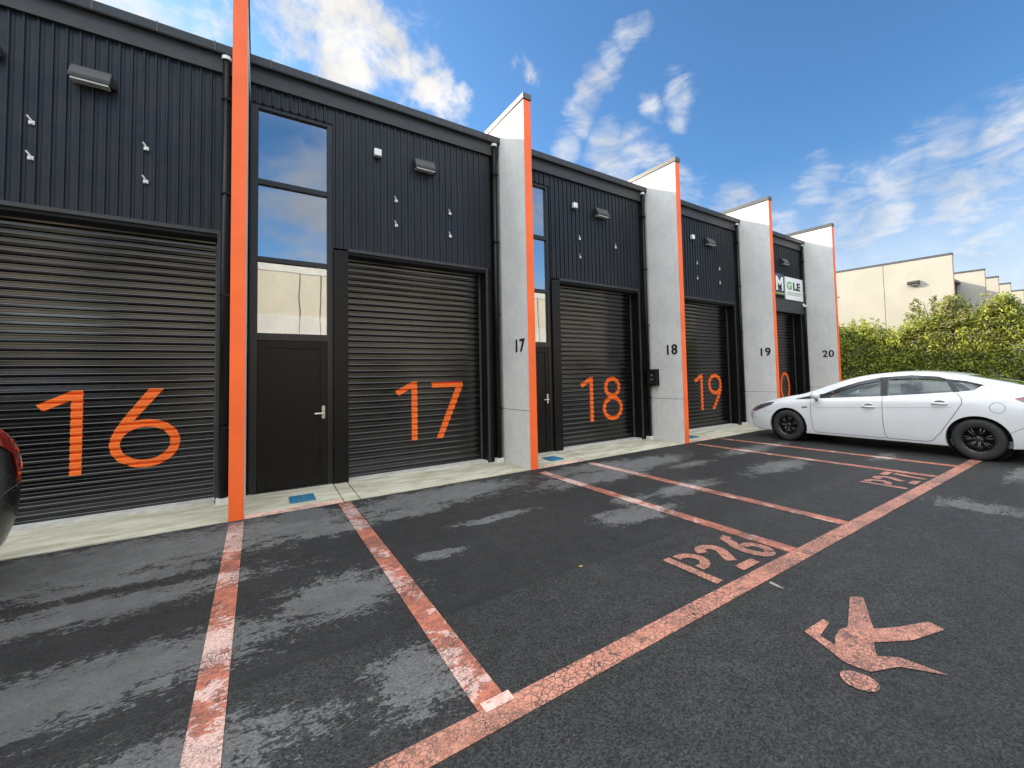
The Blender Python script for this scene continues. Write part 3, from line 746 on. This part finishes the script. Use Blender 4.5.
for k in range(260):
    y = RNG.uniform(-11, 8); top = 3.2+.22*math.sin(y*1.3)+.18*math.sin(y*3.1+1)
    hgt = RNG.uniform(.1,.45); x = RNG.uniform(-.6,.6)
    for q in range(3): sh.append((x+RNG.normal()*.03, y+RNG.normal()*.03, top+.1+hgt*q/2)); sr.append(.09)
leaves(sh, sr, 9, .045, 'top_shoots', M['leaf'], t)
tw = MB()
for k in range(60):
    y = RNG.uniform(-11, 8); x = RNG.uniform(-.3,.3)
    tw.tube([(x,y,.0),(x+RNG.normal()*.1,y+RNG.normal()*.15,1.2),(x+RNG.normal()*.3,y+RNG.normal()*.4,2.7)], [.035,.025,.01], 6)
tw.build('stems', M['twig'], t)
def shrub(x, y, h, w, lab, mat, n=34, per=40, base=2.75):
    t = thing('shrub', lab, 'shrub', (x, y, 0), 'taller shrubs in the hedge')
    cs, rs = [], []
    for k in range(n):
        f = RNG.random(); z = base + (h-base)*f; r = w*(1-.75*f**1.6)
        a = RNG.uniform(0, 2*PI); q = r*RNG.random()**.5
        cs.append((q*math.cos(a)-.15, q*math.sin(a), z)); rs.append(RNG.uniform(.12,.28))
    leaves(cs, rs, per*2, .05, 'foliage', mat, t)
    m = MB()
    for k in range(7):
        m.tube([(0,0,0),(RNG.normal()*.15,RNG.normal()*.15,base),(RNG.normal()*w*.5,RNG.normal()*w*.5,h-.1)], [.05,.03,.006], 6)
    m.build('stems', M['twig'], t)
shrub(21.0, -1.75, 4.1, .62, 'grey-green shrub rising above the hedge at the corner of the cream wall', M['leaf2'], 40, 44)
shrub(21.0, -2.95, 3.85, .7, 'yellow-green shrub rising above the hedge near the right edge', M['leaf'], 40, 44)
shrub(21.0, -4.4, 3.85, .75, 'green shrub above the hedge at the far right edge', M['leaf'], 40, 44)
# thin sapling against the cream wall
t = thing('sapling', 'thin bare-stemmed sapling sticking up in front of the cream wall', 'sapling', (21.2, -1.0, 0))
m = MB(); cs, rs = [], []
m.tube([(0,0,0),(0,.03,2.8),(.02,.10,3.5),(.0,.22,4.05)], [.03,.022,.016,.005], 6)
for k in range(13):
    z = 3.35+.055*k; a = RNG.uniform(-1,1); dy = (.18+.4*RNG.random())*(1 if k % 2 else -1)
    m.tube([(0,.1,z-.1),(a*.1,.12+dy*.6,z+.05),(a*.15,.14+dy,z+.17)], [.008,.006,.003], 5)
    for q in (.5,.8,1.0): cs.append((a*.15*q, .12+dy*q, z-.02+.2*q)); rs.append(.09)
m.build('trunk', M['twig'], t); leaves(cs, rs, 9, .06, 'crown', M['leaf2'], t)
w = MB(); w.box(19.72, 19.9, -14, 6, 0, 1.0)
lw = tag(w.build('low_wall', M['kerb']), 'low grey wall at the foot of the hedge behind the white car', 'wall')

# ------------------------------------------------------------------ car
def cr(xs, ys, x):
    """smooth interpolation of ys over xs"""
    xs = np.array(xs, float); ys = np.array(ys, float)
    if xs[0] > xs[-1]: xs = xs[::-1]; ys = ys[::-1]
    d = np.gradient(ys, xs)
    dl = np.diff(ys)/np.diff(xs)
    for i in range(len(xs)):
        l = dl[max(i-1,0)]; r = dl[min(i,len(dl)-1)]
        d[i] = 0 if l*r <= 0 and 0 < i < len(xs)-1 else (2*l*r/(l+r) if l*r > 0 else d[i])
    i = int(np.clip(np.searchsorted(xs, x)-1, 0, len(xs)-2)); h = xs[i+1]-xs[i]; u = (x-xs[i])/h
    return float((1+2*u)*(1-u)**2*ys[i] + u*(1-u)**2*h*d[i] + u*u*(3-2*u)*ys[i+1] + u*u*(u-1)*h*d[i+1])
#        ly     zbot  wlow  wmax  zmid  zbelt wbelt ztop  wtop
ST = [( 2.56,   .30,  .30,  .34,  .44,  .52,  .30,  .57,  .20),
      ( 2.50,   .24,  .52,  .58,  .44,  .57,  .54,  .64,  .40),
      ( 2.38,   .20,  .68,  .73,  .45,  .63,  .68,  .715, .55),
      ( 2.20,   .185, .77,  .815, .47,  .70,  .76,  .785, .62),
      ( 1.95,   .18,  .82,  .860, .50,  .785, .80,  .86,  .66),
      ( 1.60,   .175, .845, .878, .52,  .855, .815, .945, .67),
      ( 1.25,   .175, .85,  .882, .54,  .89,  .815, 1.02, .67),
      (  .85,   .175, .85,  .884, .55,  .915, .815, 1.175,.63),
      (  .35,   .175, .85,  .884, .56,  .945, .815, 1.350,.60),
      ( -.10,   .175, .85,  .884, .57,  .975, .815, 1.425,.595),
      ( -.60,   .175, .85,  .884, .58,  1.01, .815, 1.452,.59),
      ( -1.00,  .175, .85,  .884, .60,  1.035,.815, 1.425,.585),
      ( -1.40,  .18,  .85,  .884, .62,  1.06, .81,  1.355,.58),
      ( -1.80,  .20,  .84,  .878, .64,  1.065,.79,  1.255,.57),
      ( -2.12,  .23,  .80,  .85,  .66,  1.05, .755, 1.155,.56),
      ( -2.32,  .26,  .74,  .80,  .66,  .98,  .70,  1.03, .54),
      ( -2.44,  .30,  .64,  .70,  .64,  .88,  .60,  .92,  .46),
      ( -2.50,  .36,  .50,  .56,  .62,  .78,  .46,  .82,  .34)]
LY = [s[0] for s in ST]
def station(ly): return [cr(LY, [s[k] for s in ST], ly) for k in range(1, 9)]
def loft(inset=0.0, n=76):
    lys = [2.56 - inset*1.5 - (5.06-3*inset)*i/(n-1) for i in range(n)]
    verts, faces, NR = [], [], 0
    for ly in lys:
        zb, wl, wm, zm, zbe, wb, zt, wt = station(ly)
        zb += inset*2.0; zt -= inset; wl -= inset; wm -= inset; wb -= inset; wt -= inset*.9; zbe -= inset*.2
        ctl = [(0,zb),(wl*.6,zb),(wl-.05,zb+.005),(wl,zb+.05),(wm-.012,zb+.19),(wm,zm),(wm-.008,zm+(zbe-zm)*.45),((wm+wb)/2+.012,zm+(zbe-zm)*.82),(wb,zbe),
               (wb-(wb-wt)*.30,zbe+(zt-zbe)*.30),(wb-(wb-wt)*.62,zbe+(zt-zbe)*.60),(wt,zbe+(zt-zbe)*.86),(wt*.80,zbe+(zt-zbe)*.955),(wt*.45,zt-(zt-zbe)*.012),(0,zt)]
        # Catmull-Rom through the control points
        P = []
        for i in range(len(ctl)-1):
            p0 = ctl[max(i-1,0)]; p1 = ctl[i]; p2 = ctl[i+1]; p3 = ctl[min(i+2,len(ctl)-1)]
            for u in (0,.5):
                P.append(tuple(.5*((2*p1[k])+(-p0[k]+p2[k])*u+(2*p0[k]-5*p1[k]+4*p2[k]-p3[k])*u*u+(-p0[k]+3*p1[k]-3*p2[k]+p3[k])*u**3) for k in (0,1)))
        P.append(ctl[-1])
        ringp = [(x, ly, z) for x, z in P] + [(-x, ly, z) for x, z in P[-2:0:-1]]
        NR = len(ringp); verts += ringp
    for i in range(n-1):
        for k in range(NR):
            a = i*NR+k; b = i*NR+(k+1) % NR; faces.append((a, b, b+NR, a+NR))
    faces.append(tuple(range(NR-1, -1, -1))); faces.append(tuple((n-1)*NR+k for k in range(NR)))
    return verts, faces
def raw(name, v, f):
    me = bpy.data.meshes.new(name); me.from_pydata([tuple(p) for p in v], [], [tuple(q) for q in f])
    bm = bmesh.new(); bm.from_mesh(me); bmesh.ops.recalc_face_normals(bm, faces=bm.faces); bm.to_mesh(me); bm.free()
    o = bpy.data.objects.new(name, me); COL.objects.link(o); return o
def cut(o, cutters):
    for c in cutters:
        m = o.modifiers.new('cut', 'BOOLEAN'); m.operation = 'DIFFERENCE'; m.object = c; m.solver = 'EXACT'
    bpy.context.view_layer.update()
    me = bpy.data.meshes.new_from_object(o.evaluated_get(bpy.context.evaluated_depsgraph_get()))
    o.modifiers.clear(); old = o.data; o.data = me; bpy.data.meshes.remove(old)
    for c in cutters: bpy.data.objects.remove(c)
WF, WR, WRAD = 1.505, -1.495, .330
WIN_F = [(1.03,.915),(.80,1.00),(.50,1.13),(.18,1.245),(-.17,1.322),(-.20,.995),(.4,.955)]
WIN_R = [(-.31,1.005),(-.28,1.338),(-.62,1.352),(-.98,1.325),(-1.10,1.285),(-1.22,1.085),(-.8,1.045)]
WIN_Q = [(-1.30,1.095),(-1.19,1.265),(-1.36,1.245),(-1.56,1.195),(-1.47,1.115)]
WIN_ALL = [(1.10,.895),(.78,1.03),(.46,1.165),(.12,1.29),(-.20,1.355),(-.62,1.385),(-1.0,1.36),(-1.36,1.275),(-1.62,1.20),(-1.49,1.095),(-1.2,1.06),(-.3,.985),(.4,.94)]
def make_car(label, paint, group=None, rear_detail=False):
    root = thing('parked_car', label, 'car', (0,0,0), group)
    v, f = loft(); outer = raw('body', v, f)
    bvh = BVHTree.FromPolygons([Vector(p) for p in v], f)
    v2, f2 = loft(.055); inner = raw('inner', v2, f2)
    cuts = [inner]
    for poly in (WIN_F, WIN_R, WIN_Q):
        m = MB(); m.prism(poly, 'x', -1.3, 1.3); cuts.append(raw('cut', m.v, m.f))
    m = MB(); m.prism([(-.60,1.17),(.60,1.17),(.50,.34),(-.50,.34)], 'z', .98, 2.0); cuts.append(raw('cut', m.v, m.f))
    m = MB(); m.prism([(-.50,-1.35),(.50,-1.35),(.50,-2.0),(-.50,-2.0)], 'z', 1.13, 2.0); cuts.append(raw('cut', m.v, m.f))
    for y in (WF, WR):
        for sx in (-1, 1):
            m = MB(); nn = 40; r = .385
            m.prism([(y+r*1.03*math.cos(2*PI*k/nn), .325+r*math.sin(2*PI*k/nn)) for k in range(nn)], 'x', sx*.60, sx*1.2); cuts.append(raw('cut', m.v, m.f))
    cut(outer, cuts); outer.parent = root
    outer.data.materials.clear(); outer.data.materials.append(paint)
    for p in outer.data.polygons: p.use_smooth = True
    try:
        bm = bmesh.new(); bm.from_mesh(outer.data)
        for e in bm.edges:
            if len(e.link_faces) == 2 and e.calc_face_angle(0) > math.radians(32): e.smooth = False
        bm.to_mesh(outer.data); bm.free()
    except Exception: pass
    def hit(y, z, s):
        h = bvh.ray_cast(Vector((s*3, y, z)), Vector((-s,0,0)))
        return h[0] if h[0] is not None else None
    def patch(name, poly, s, off, mat, parent, thick=0, grid=.05):
        bm = bmesh.new(); vs = [bm.verts.new((0,y,z)) for y, z in poly]; bm.faces.new(vs)
        ys = [p[0] for p in poly]; zs = [p[1] for p in poly]
        for lo_, hi, no, k in ((min(ys),max(ys),(0,1,0),1),(min(zs),max(zs),(0,0,1),2)):
            q = lo_+grid
            while q < hi:
                co = [0,0,0]; co[k] = q
                bmesh.ops.bisect_plane(bm, geom=bm.verts[:]+bm.edges[:]+bm.faces[:], plane_co=co, plane_no=no, dist=1e-6); q += grid
        bmesh.ops.triangulate(bm, faces=bm.faces[:])
        last = s*.8
        for vv in bm.verts:
            h = hit(vv.co.y, vv.co.z, s)
            if h is None: h = Vector((last,0,0))
            last = h.x; vv.co.x = h.x + s*off
        if thick:
            r = bmesh.ops.extrude_face_region(bm, geom=bm.faces[:])
            for e in r['geom']:
                if isinstance(e, bmesh.types.BMVert): e.co.x += s*thick
        bmesh.ops.recalc_face_normals(bm, faces=bm.faces)
        me = bpy.data.meshes.new(name); bm.to_mesh(me); bm.free()
        return link(name, me, mat, parent, smooth=not thick)
    def line(name, pts, s, w, mat, parent, off=.0025):
        m = MB(); fine = []
        for a, b in zip(pts, pts[1:]):
            k = max(1, int(math.hypot(b[0]-a[0], b[1]-a[1])/.03))
            fine += [(a[0]+(b[0]-a[0])*i/k, a[1]+(b[1]-a[1])*i/k) for i in range(k)]
        fine.append(pts[-1])
        for q in strip2d(fine, w):
            P = []
            for y, z in q:
                h = hit(y, z, s); P.append((h.x+s*off if h else s*.8, y, z))
            m.quad(*P)
        o = m.build(name, mat, parent, fix=False)
        bm = bmesh.new(); bm.from_mesh(o.data); bmesh.ops.remove_doubles(bm, verts=bm.verts, dist=1e-4); bm.to_mesh(o.data); bm.free(); return o
    for s in (-1, 1):
        # black window surround between the cut openings
        sur = [[(1.10,.897),(.80,1.018),(.50,1.148),(.18,1.262),(-.17,1.340),(-.225,1.345),(-.255,1.003),(-.20,.995),(-.17,1.322),(.18,1.245),(.50,1.13),(.80,1.00),(1.03,.915)],
               [(-.255,1.003),(-.225,1.345),(-.62,1.374),(-1.0,1.346),(-1.13,1.300),(-1.10,1.285),(-.98,1.325),(-.62,1.352),(-.28,1.338),(-.31,1.005)],
               [(-1.10,1.285),(-1.13,1.300),(-1.36,1.268),(-1.60,1.197),(-1.56,1.195),(-1.36,1.245),(-1.19,1.265)],
               [(-1.10,1.285),(-1.19,1.265),(-1.30,1.095),(-1.22,1.085)]]
        sur.append([(1.36,.895),(1.16,.905),(1.03,.915),(.80,1.00),(.80,1.018),(1.00,.985),(1.16,.950),(1.28,.920)])
        m_ = [patch('window_trim', q, s, .003, M['trim'], root, .004) for q in sur]
        patch('door_window', WIN_F, s, -.006, M['carglass'], root); patch('door_window', WIN_R, s, -.006, M['carglass'], root); patch('quarter_window', WIN_Q, s, -.006, M['darkglass'], root)
        patch('rain_visor', [(.62,1.07),(.18,1.250),(-.17,1.330),(-.17,1.285),(.18,1.205),(.60,1.04)], s, .010, M['gloss'], root, .004)
        patch('rain_visor', [(-.29,1.338),(-.62,1.356),(-.98,1.328),(-1.02,1.29),(-.62,1.315),(-.29,1.297)], s, .010, M['gloss'], root, .004)
        line('door_gap', [(1.02,.90),(1.01,.60),(.985,.30),(.93,.235)], s, .009, M['seam'], outer)
        line('door_gap', [(-.235,.985),(-.235,.60),(-.255,.30),(-.30,.235)], s, .009, M['seam'], outer)
        line('door_gap', [(-1.27,1.065),(-1.33,.98),(-1.33,.90),(-1.22,.70),(-1.04,.40),(-.93,.26),(-.85,.235)], s, .009, M['seam'], outer)
        line('sill_gap', [(.93,.235),(-.85,.235)], s, .008, M['seam'], outer)
        line('bumper_gap', [(2.02,.62),(1.84,.60)], s, .006, M['seam'], outer)
        line('bumper_gap', [(-1.84,.45),(-2.1,.62),(-2.3,.66)], s, .006, M['seam'], outer)
        line('fuel_flap', arc(-1.74,.850,.088,.080,0,360,30), s, .006, M['seam'], outer)
        line('crease_shade_line', [(.9,.735),(0,.775),(-1.2,.83)], s, .004, M['seam'], outer)  # thin grey line painted on the smooth skin as the shade of a crease
        for y, z in ((-.02,.80),(-1.05,.895)):
            h = hit(y, z, s)
            hm = MB(); hm.tube([(h.x+s*.012,y+.10,z-.006),(h.x+s*.042,y+.06,z),(h.x+s*.042,y-.06,z),(h.x+s*.012,y-.10,z-.006)], [.012,.017,.017,.012], 10)
            hm.build('door_handle', paint, root, smooth=True)
            patch('handle_shade', arc(y+.0, z+.02, .07, .030, 0, 360, 16)[:-1], s, .002, M['seam'], outer)  # grey oval painted on the skin as the shade behind the handle
        h = hit(1.0, .80, s); line('wing_badge', [(1.19,.735),(1.08,.74)], s, .022, M['chrome'], outer, .004)
        # headlamp and tail lamp
        hl = patch('headlight', [(2.42,.60),(2.33,.675),(2.16,.755),(1.98,.80),(1.80,.825),(1.85,.765),(2.05,.685),(2.25,.605)], s, .002, M['lampglass'], root, .006, .03)
        patch('lamp_trim', [(2.30,.635),(2.12,.705),(1.98,.755),(2.05,.71),(2.24,.635)], s, .0085, M['chrome'], hl)
        tl = patch('tail_light', [(-1.93,1.0),(-2.10,1.05),(-2.36,.97),(-2.42,.86),(-2.36,.74),(-2.25,.70),(-2.20,.86)], s, .002, M['tail'], root, .008, .03)
        patch('lamp_insert', [(-2.26,.93),(-2.33,.93),(-2.36,.80),(-2.30,.78)], s, .0105, M['lens'], tl)
        # mirror
        mm = MB(); mx = s*.99
        mm.tube([(mx+s*.09,.86,.985),(mx+s*.05,.86,.99),(mx-s*.03,.86,.985),(mx-s*.095,.86,.97)], [.03,.072,.078,.03], 16)
        mo = mm.build('side_mirror', paint, root, smooth=True)
        mb = MB(); mb.tube([(mx-s*.06,.875,.935),(mx-s*.14,.90,.905),(mx-s*.17,.91,.895)], [.028,.03,.035], 10); mb.build('mirror_arm', M['trim'], mo)
    # glass front and rear, following the roof skin
    def top_patch(name, pts, mat):
        bm = bmesh.new(); bm.faces.new([bm.verts.new((x,y,0)) for x, y in pts])
        for no, k in (((1,0,0),0),((0,1,0),1)):
            a = min(p[k] for p in pts); b = max(p[k] for p in pts); q = a+.08
            while q < b:
                co = [0,0,0]; co[k] = q; bmesh.ops.bisect_plane(bm, geom=bm.verts[:]+bm.edges[:]+bm.faces[:], plane_co=co, plane_no=no, dist=1e-6); q += .08
        bmesh.ops.triangulate(bm, faces=bm.faces[:])
        for vv in bm.verts:
            h = bvh.ray_cast(Vector((vv.co.x, vv.co.y, 3)), Vector((0,0,-1)))[0]; vv.co.z = h.z-.004 if h else 1
        me = bpy.data.meshes.new(name); bm.to_mesh(me); bm.free(); return link(name, me, mat, root, True)
    top_patch('windscreen', [(-.60,1.17),(.60,1.17),(.50,.34),(-.50,.34)], M['carglass'])
    top_patch('rear_window', [(-.50,-1.35),(.50,-1.35),(.50,-2.0),(-.50,-2.0)], M['darkglass'])
    # front: grille, bumper intake, plate
    MB().box(-.42,.42,2.50,2.535,.27,.36).build('front_grille', M['trim'], root, bevel=.01)
    # underside and wheel wells
    ub = MB(); ub.box(-.58,.58,-2.2,2.2,.17,.24); ub.build('underbody', M['dark'], root)
    for y in (WF, WR):
        for sx in (-1,1):
            MB().lathe([(.0,sx*.585),(.395,sx*.585),(.395,sx*.80)], (0,y,.33), 'x', 32).build('wheel_well', M['dark'], root)
    # wheels
    proto = None
    for y in (WF, WR):
        for sx in (-1, 1):
            if proto is None:
                m = MB(); R = WRAD
                m.lathe([(.205,-.095),(.225,-.106),(.275,-.114),(.312,-.102),(.325,-.077),(.330,-.04),(.330,.04),(.325,.075),(.312,.10),(.275,.11),(.205,.10)], (0,0,0), 'x', 48)
                wh = m.build('wheel', M['tyre'], root, smooth=True)
                r = MB()
                r.lathe([(.206,-.094),(.200,-.088),(.185,-.080),(.180,-.03),(.178,.05),(.0,.055)], (0,0,0), 'x', 40)
                r.lathe([(.0,-.078),(.030,-.078),(.062,-.070),(.066,-.05)], (0,0,0), 'x', 24)
                for k in range(7):
                    for dd in (-.13,.13):
                        a = 2*PI*k/7+dd; a2 = 2*PI*k/7+dd*1.05
                        r.tube([(-.066,.045*math.cos(2*PI*k/7),.045*math.sin(2*PI*k/7)),(-.074,.12*math.cos(a),.12*math.sin(a)),(-.080,.188*math.cos(a2),.188*math.sin(a2))], [.015,.012,.012], 8)
                rim = r.build('rim', M['rim'], wh, smooth=True)
                nb_ = MB()
                for k in range(5):
                    a = 2*PI*k/5+.3; nb_.tube([(-.070,.048*math.cos(a),.048*math.sin(a)),(-.080,.048*math.cos(a),.048*math.sin(a))], .008, 6)
                nb_.build('wheel_nut', M['steel'], rim)
                proto = wh; wq = wh
            else:
                wq = copy_tree(proto, root)
            wq.location = (sx*.775, y, WRAD); wq.rotation_euler = (RNG.uniform(0, 1) if sx < 0 else 0, 0, 0 if sx < 0 else PI)
    # interior
    for sx in (-.36,.36):
        s_ = MB(); s_.box(sx-.24, sx+.24, -.30, .22, .34, .50); s_.prism([(-.30,.45),(-.18,.45),(-.36,1.02),(-.46,1.02)], 'x', sx-.23, sx+.23)
        so = s_.build('front_seat', M['seat'], root, bevel=.04)
        hr = MB(); hr.box(sx-.13, sx+.13, -.50, -.41, 1.04, 1.22); hr.build('headrest', M['seat'], so, bevel=.03)
    s_ = MB(); s_.box(-.62,.62,-1.35,-.85,.40,.56); s_.prism([(-1.35,.5),(-1.22,.5),(-1.42,1.04),(-1.52,1.04)], 'x', -.62, .62); s_.build('rear_seat', M['seat'], root, bevel=.04)
    MB().prism([(.55,.60),(1.15,.60),(1.10,.93),(.75,.95),(.58,.88)], 'x', -.70, .70).build('dashboard', M['seat'], root, bevel=.03)
    return root, outer
car, _ = make_car('white hatchback parked nose-in with black wheels and black window frames', M['white'])
car.location = (10.49, -2.745, 0)
dcar, _ = make_car('shiny black car cut off by the left edge, only its tail corner in view', M['blackcar'])
dcar.location = (-2.735, -2.65, 0); dcar.rotation_euler = (0,0,PI-.3); dcar.scale = (1,1,1.17)

# ------------------------------------------------------------------ camera
f_px, yaw, pit, rol, U0, V0 = 426.4712, .6192, .0434, -.0242, 560.9904, 358.1018
F = Vector((math.sin(yaw)*math.cos(pit), math.cos(yaw)*math.cos(pit), math.sin(pit)))
R = Vector((math.cos(yaw), -math.sin(yaw), 0)); Uv = R.cross(F)
R2 = R*math.cos(rol) + Uv*math.sin(rol); U2 = Uv*math.cos(rol) - R*math.sin(rol)
cam = bpy.data.cameras.new('camera'); co = bpy.data.objects.new('camera', cam); COL.objects.link(co)
mat = Matrix((R2, U2, -F)).transposed().to_4x4(); mat.translation = Vector((.2494, -5.9866, 1.5)); co.matrix_world = mat
cam.sensor_width = 36; cam.sensor_fit = 'HORIZONTAL'; cam.lens = f_px/1024*36
cam.shift_x = (512-U0)/1024; cam.shift_y = (V0-384)/1024; cam.clip_start = .05; cam.clip_end = 2000
scene.camera = co

# ------------------------------------------------------------------ light and sky
SUN = Vector((-1, 1.82, .92)).normalized()
elev = math.asin(SUN.z); az = math.atan2(SUN.x, SUN.y)
sl = bpy.data.lights.new('sun', 'SUN'); sl.energy = 5.0; sl.angle = math.radians(.53); sl.color = (1.0,.84,.62)
so = bpy.data.objects.new('sun', sl); COL.objects.link(so); so.rotation_euler = SUN.to_track_quat('Z', 'Y').to_euler()
w = bpy.data.worlds.new('World'); scene.world = w; w.use_nodes = True
t = NT('', w.node_tree)
sky = t.n('ShaderNodeTexSky', sky_type='NISHITA', sun_disc=False, sun_elevation=elev, sun_rotation=az, altitude=0, air_density=1.0, dust_density=.6, ozone_density=1.6)
d = t.n('ShaderNodeTexCoord').outputs['Generated']
d = t.vmath('NORMALIZE', d)
CUM = [((.111,.776,.621),.15),((.206,.764,.612),.12),((.04,.80,.59),.09),((.262,.788,.557),.075),((.315,.777,.54),.07),((-.10,.815,.57),.11),((-.25,.80,.55),.16),((.40,.70,.587),.055),((.0,.70,.72),.2)]
WISP = [((.525,.673,.52),.055),((.535,.64,.55),.055),((.545,.60,.585),.055),((.552,.565,.61),.05),((.559,.534,.635),.04),((.678,.501,.538),.05),((.64,.55,.53),.035),((.517,.711,.477),.05),((.60,.65,.465),.08),((.66,.60,.45),.08),
        ((.923,.183,.339),.09),((.934,.127,.334),.09),((.95,.06,.33),.1),((.909,.246,.336),.07),((.889,.316,.331),.06),((.875,.342,.345),.05),((.946,.154,.284),.09),((.924,.253,.288),.06),((.966,.138,.217),.09),((.916,.313,.251),.09),((.86,.42,.27),.09),((.96,.0,.24),.12),((.80,.5,.32),.08),((.97,.10,.26),.12),((.90,.30,.30),.10),((.86,.36,.36),.07),((.62,.66,.42),.09),((.72,.58,.38),.08)]
def blobs(vec, L):
    acc = None
    for c, r in L:
        c = Vector(c).normalized()
        gdist = t.math('DIVIDE', t.vmath('DISTANCE', vec, tuple(c)), r)
        g = t.map(gdist, .2, 1.35, 1, 0); acc = g if acc is None else t.math('MAXIMUM', acc, g)
    return acc
wn = t.n('ShaderNodeTexNoise', ins={'Scale':5.0,'Detail':5.0}); t.set(wn, 'Vector', d)
wv = t.vmath('MULTIPLY', t.vmath('SUBTRACT', wn.outputs['Color'], (.5,.5,.5)), (.16,.16,.12))
dw = t.vmath('ADD', d, wv)
n1 = t.noise(d, 6.5, 12, .6, .2)
bc = blobs(dw, CUM)
cum = t.map(t.math('ADD', t.math('MULTIPLY', bc, .9), t.math('MULTIPLY', t.math('MULTIPLY', t.math('SUBTRACT', n1, .5), 3.4), t.map(bc, 0, .3))), .40, 1.0)
bw = blobs(dw, WISP)
ds = t.scaled(d, 6, 6, 17)
n2 = t.noise(ds, 1.5, 12, .62, .5)
wsp = t.map(t.math('ADD', t.math('MULTIPLY', bw, .9), t.math('MULTIPLY', t.math('MULTIPLY', t.math('SUBTRACT', n2, .5), 2.0), t.map(bw, 0, .35))), .32, 1.35, 0, .80)
sx = t.n('ShaderNodeSeparateXYZ'); t.set(sx, 0, d)
# unseen bright clouds added overhead, behind camera and round the sun as fill light
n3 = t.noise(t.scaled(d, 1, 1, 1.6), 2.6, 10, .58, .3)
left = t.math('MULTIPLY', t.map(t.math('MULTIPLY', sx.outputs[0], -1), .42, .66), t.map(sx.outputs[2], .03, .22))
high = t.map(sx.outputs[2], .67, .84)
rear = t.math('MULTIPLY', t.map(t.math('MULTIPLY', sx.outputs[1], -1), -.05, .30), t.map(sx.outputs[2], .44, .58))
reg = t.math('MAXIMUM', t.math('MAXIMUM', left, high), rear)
fill_deck = t.math('MULTIPLY', t.map(n3, .28, .50), reg)
low = t.math('MULTIPLY', t.map(t.math('MULTIPLY', sx.outputs[1], -1), .0, .3), t.map(n3, .44, .66, 0, .85))
hz = t.math('MULTIPLY', t.map(sx.outputs[2], .02, .42, .78, 0), t.map(sx.outputs[0], .2, .9))
cover = t.math('MAXIMUM', t.math('MAXIMUM', cum, wsp), t.math('MAXIMUM', t.math('MAXIMUM', fill_deck, low), hz))
SKYS = .10; FILL_CLOUD = 2.15  # sky strength, and brightness of the added fill clouds
skyc = t.mix(1.0, sky.outputs[0], (SKYS*.68, SKYS*1.07, SKYS*1.36, 1), 'MULTIPLY')
shade = t.map(t.noise(d, 9, 8, .6), .3, .7, .78, 1.08)
cb = t.math('MULTIPLY', shade, t.map(fill_deck, 0, 1, .60, FILL_CLOUD, False))
cold = t.map(fill_deck, 0, 1, 0, 1, False)
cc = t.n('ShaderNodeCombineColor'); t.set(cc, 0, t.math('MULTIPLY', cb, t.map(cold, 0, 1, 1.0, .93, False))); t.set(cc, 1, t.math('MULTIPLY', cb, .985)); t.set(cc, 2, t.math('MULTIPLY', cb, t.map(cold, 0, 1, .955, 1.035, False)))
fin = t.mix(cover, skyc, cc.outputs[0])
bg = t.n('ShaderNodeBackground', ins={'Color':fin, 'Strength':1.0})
ow = t.n('ShaderNodeOutputWorld'); t.t.links.new(bg.outputs[0], ow.inputs[0])

scene.render.engine = 'CYCLES'
scene.cycles.use_denoising = True
scene.cycles.max_bounces = 8; scene.cycles.transparent_max_bounces = 10
vs = scene.view_settings
vs.view_transform = 'Standard'; vs.look = 'None'; vs.gamma = 1; vs.use_curve_mapping = False; vs.exposure = .75
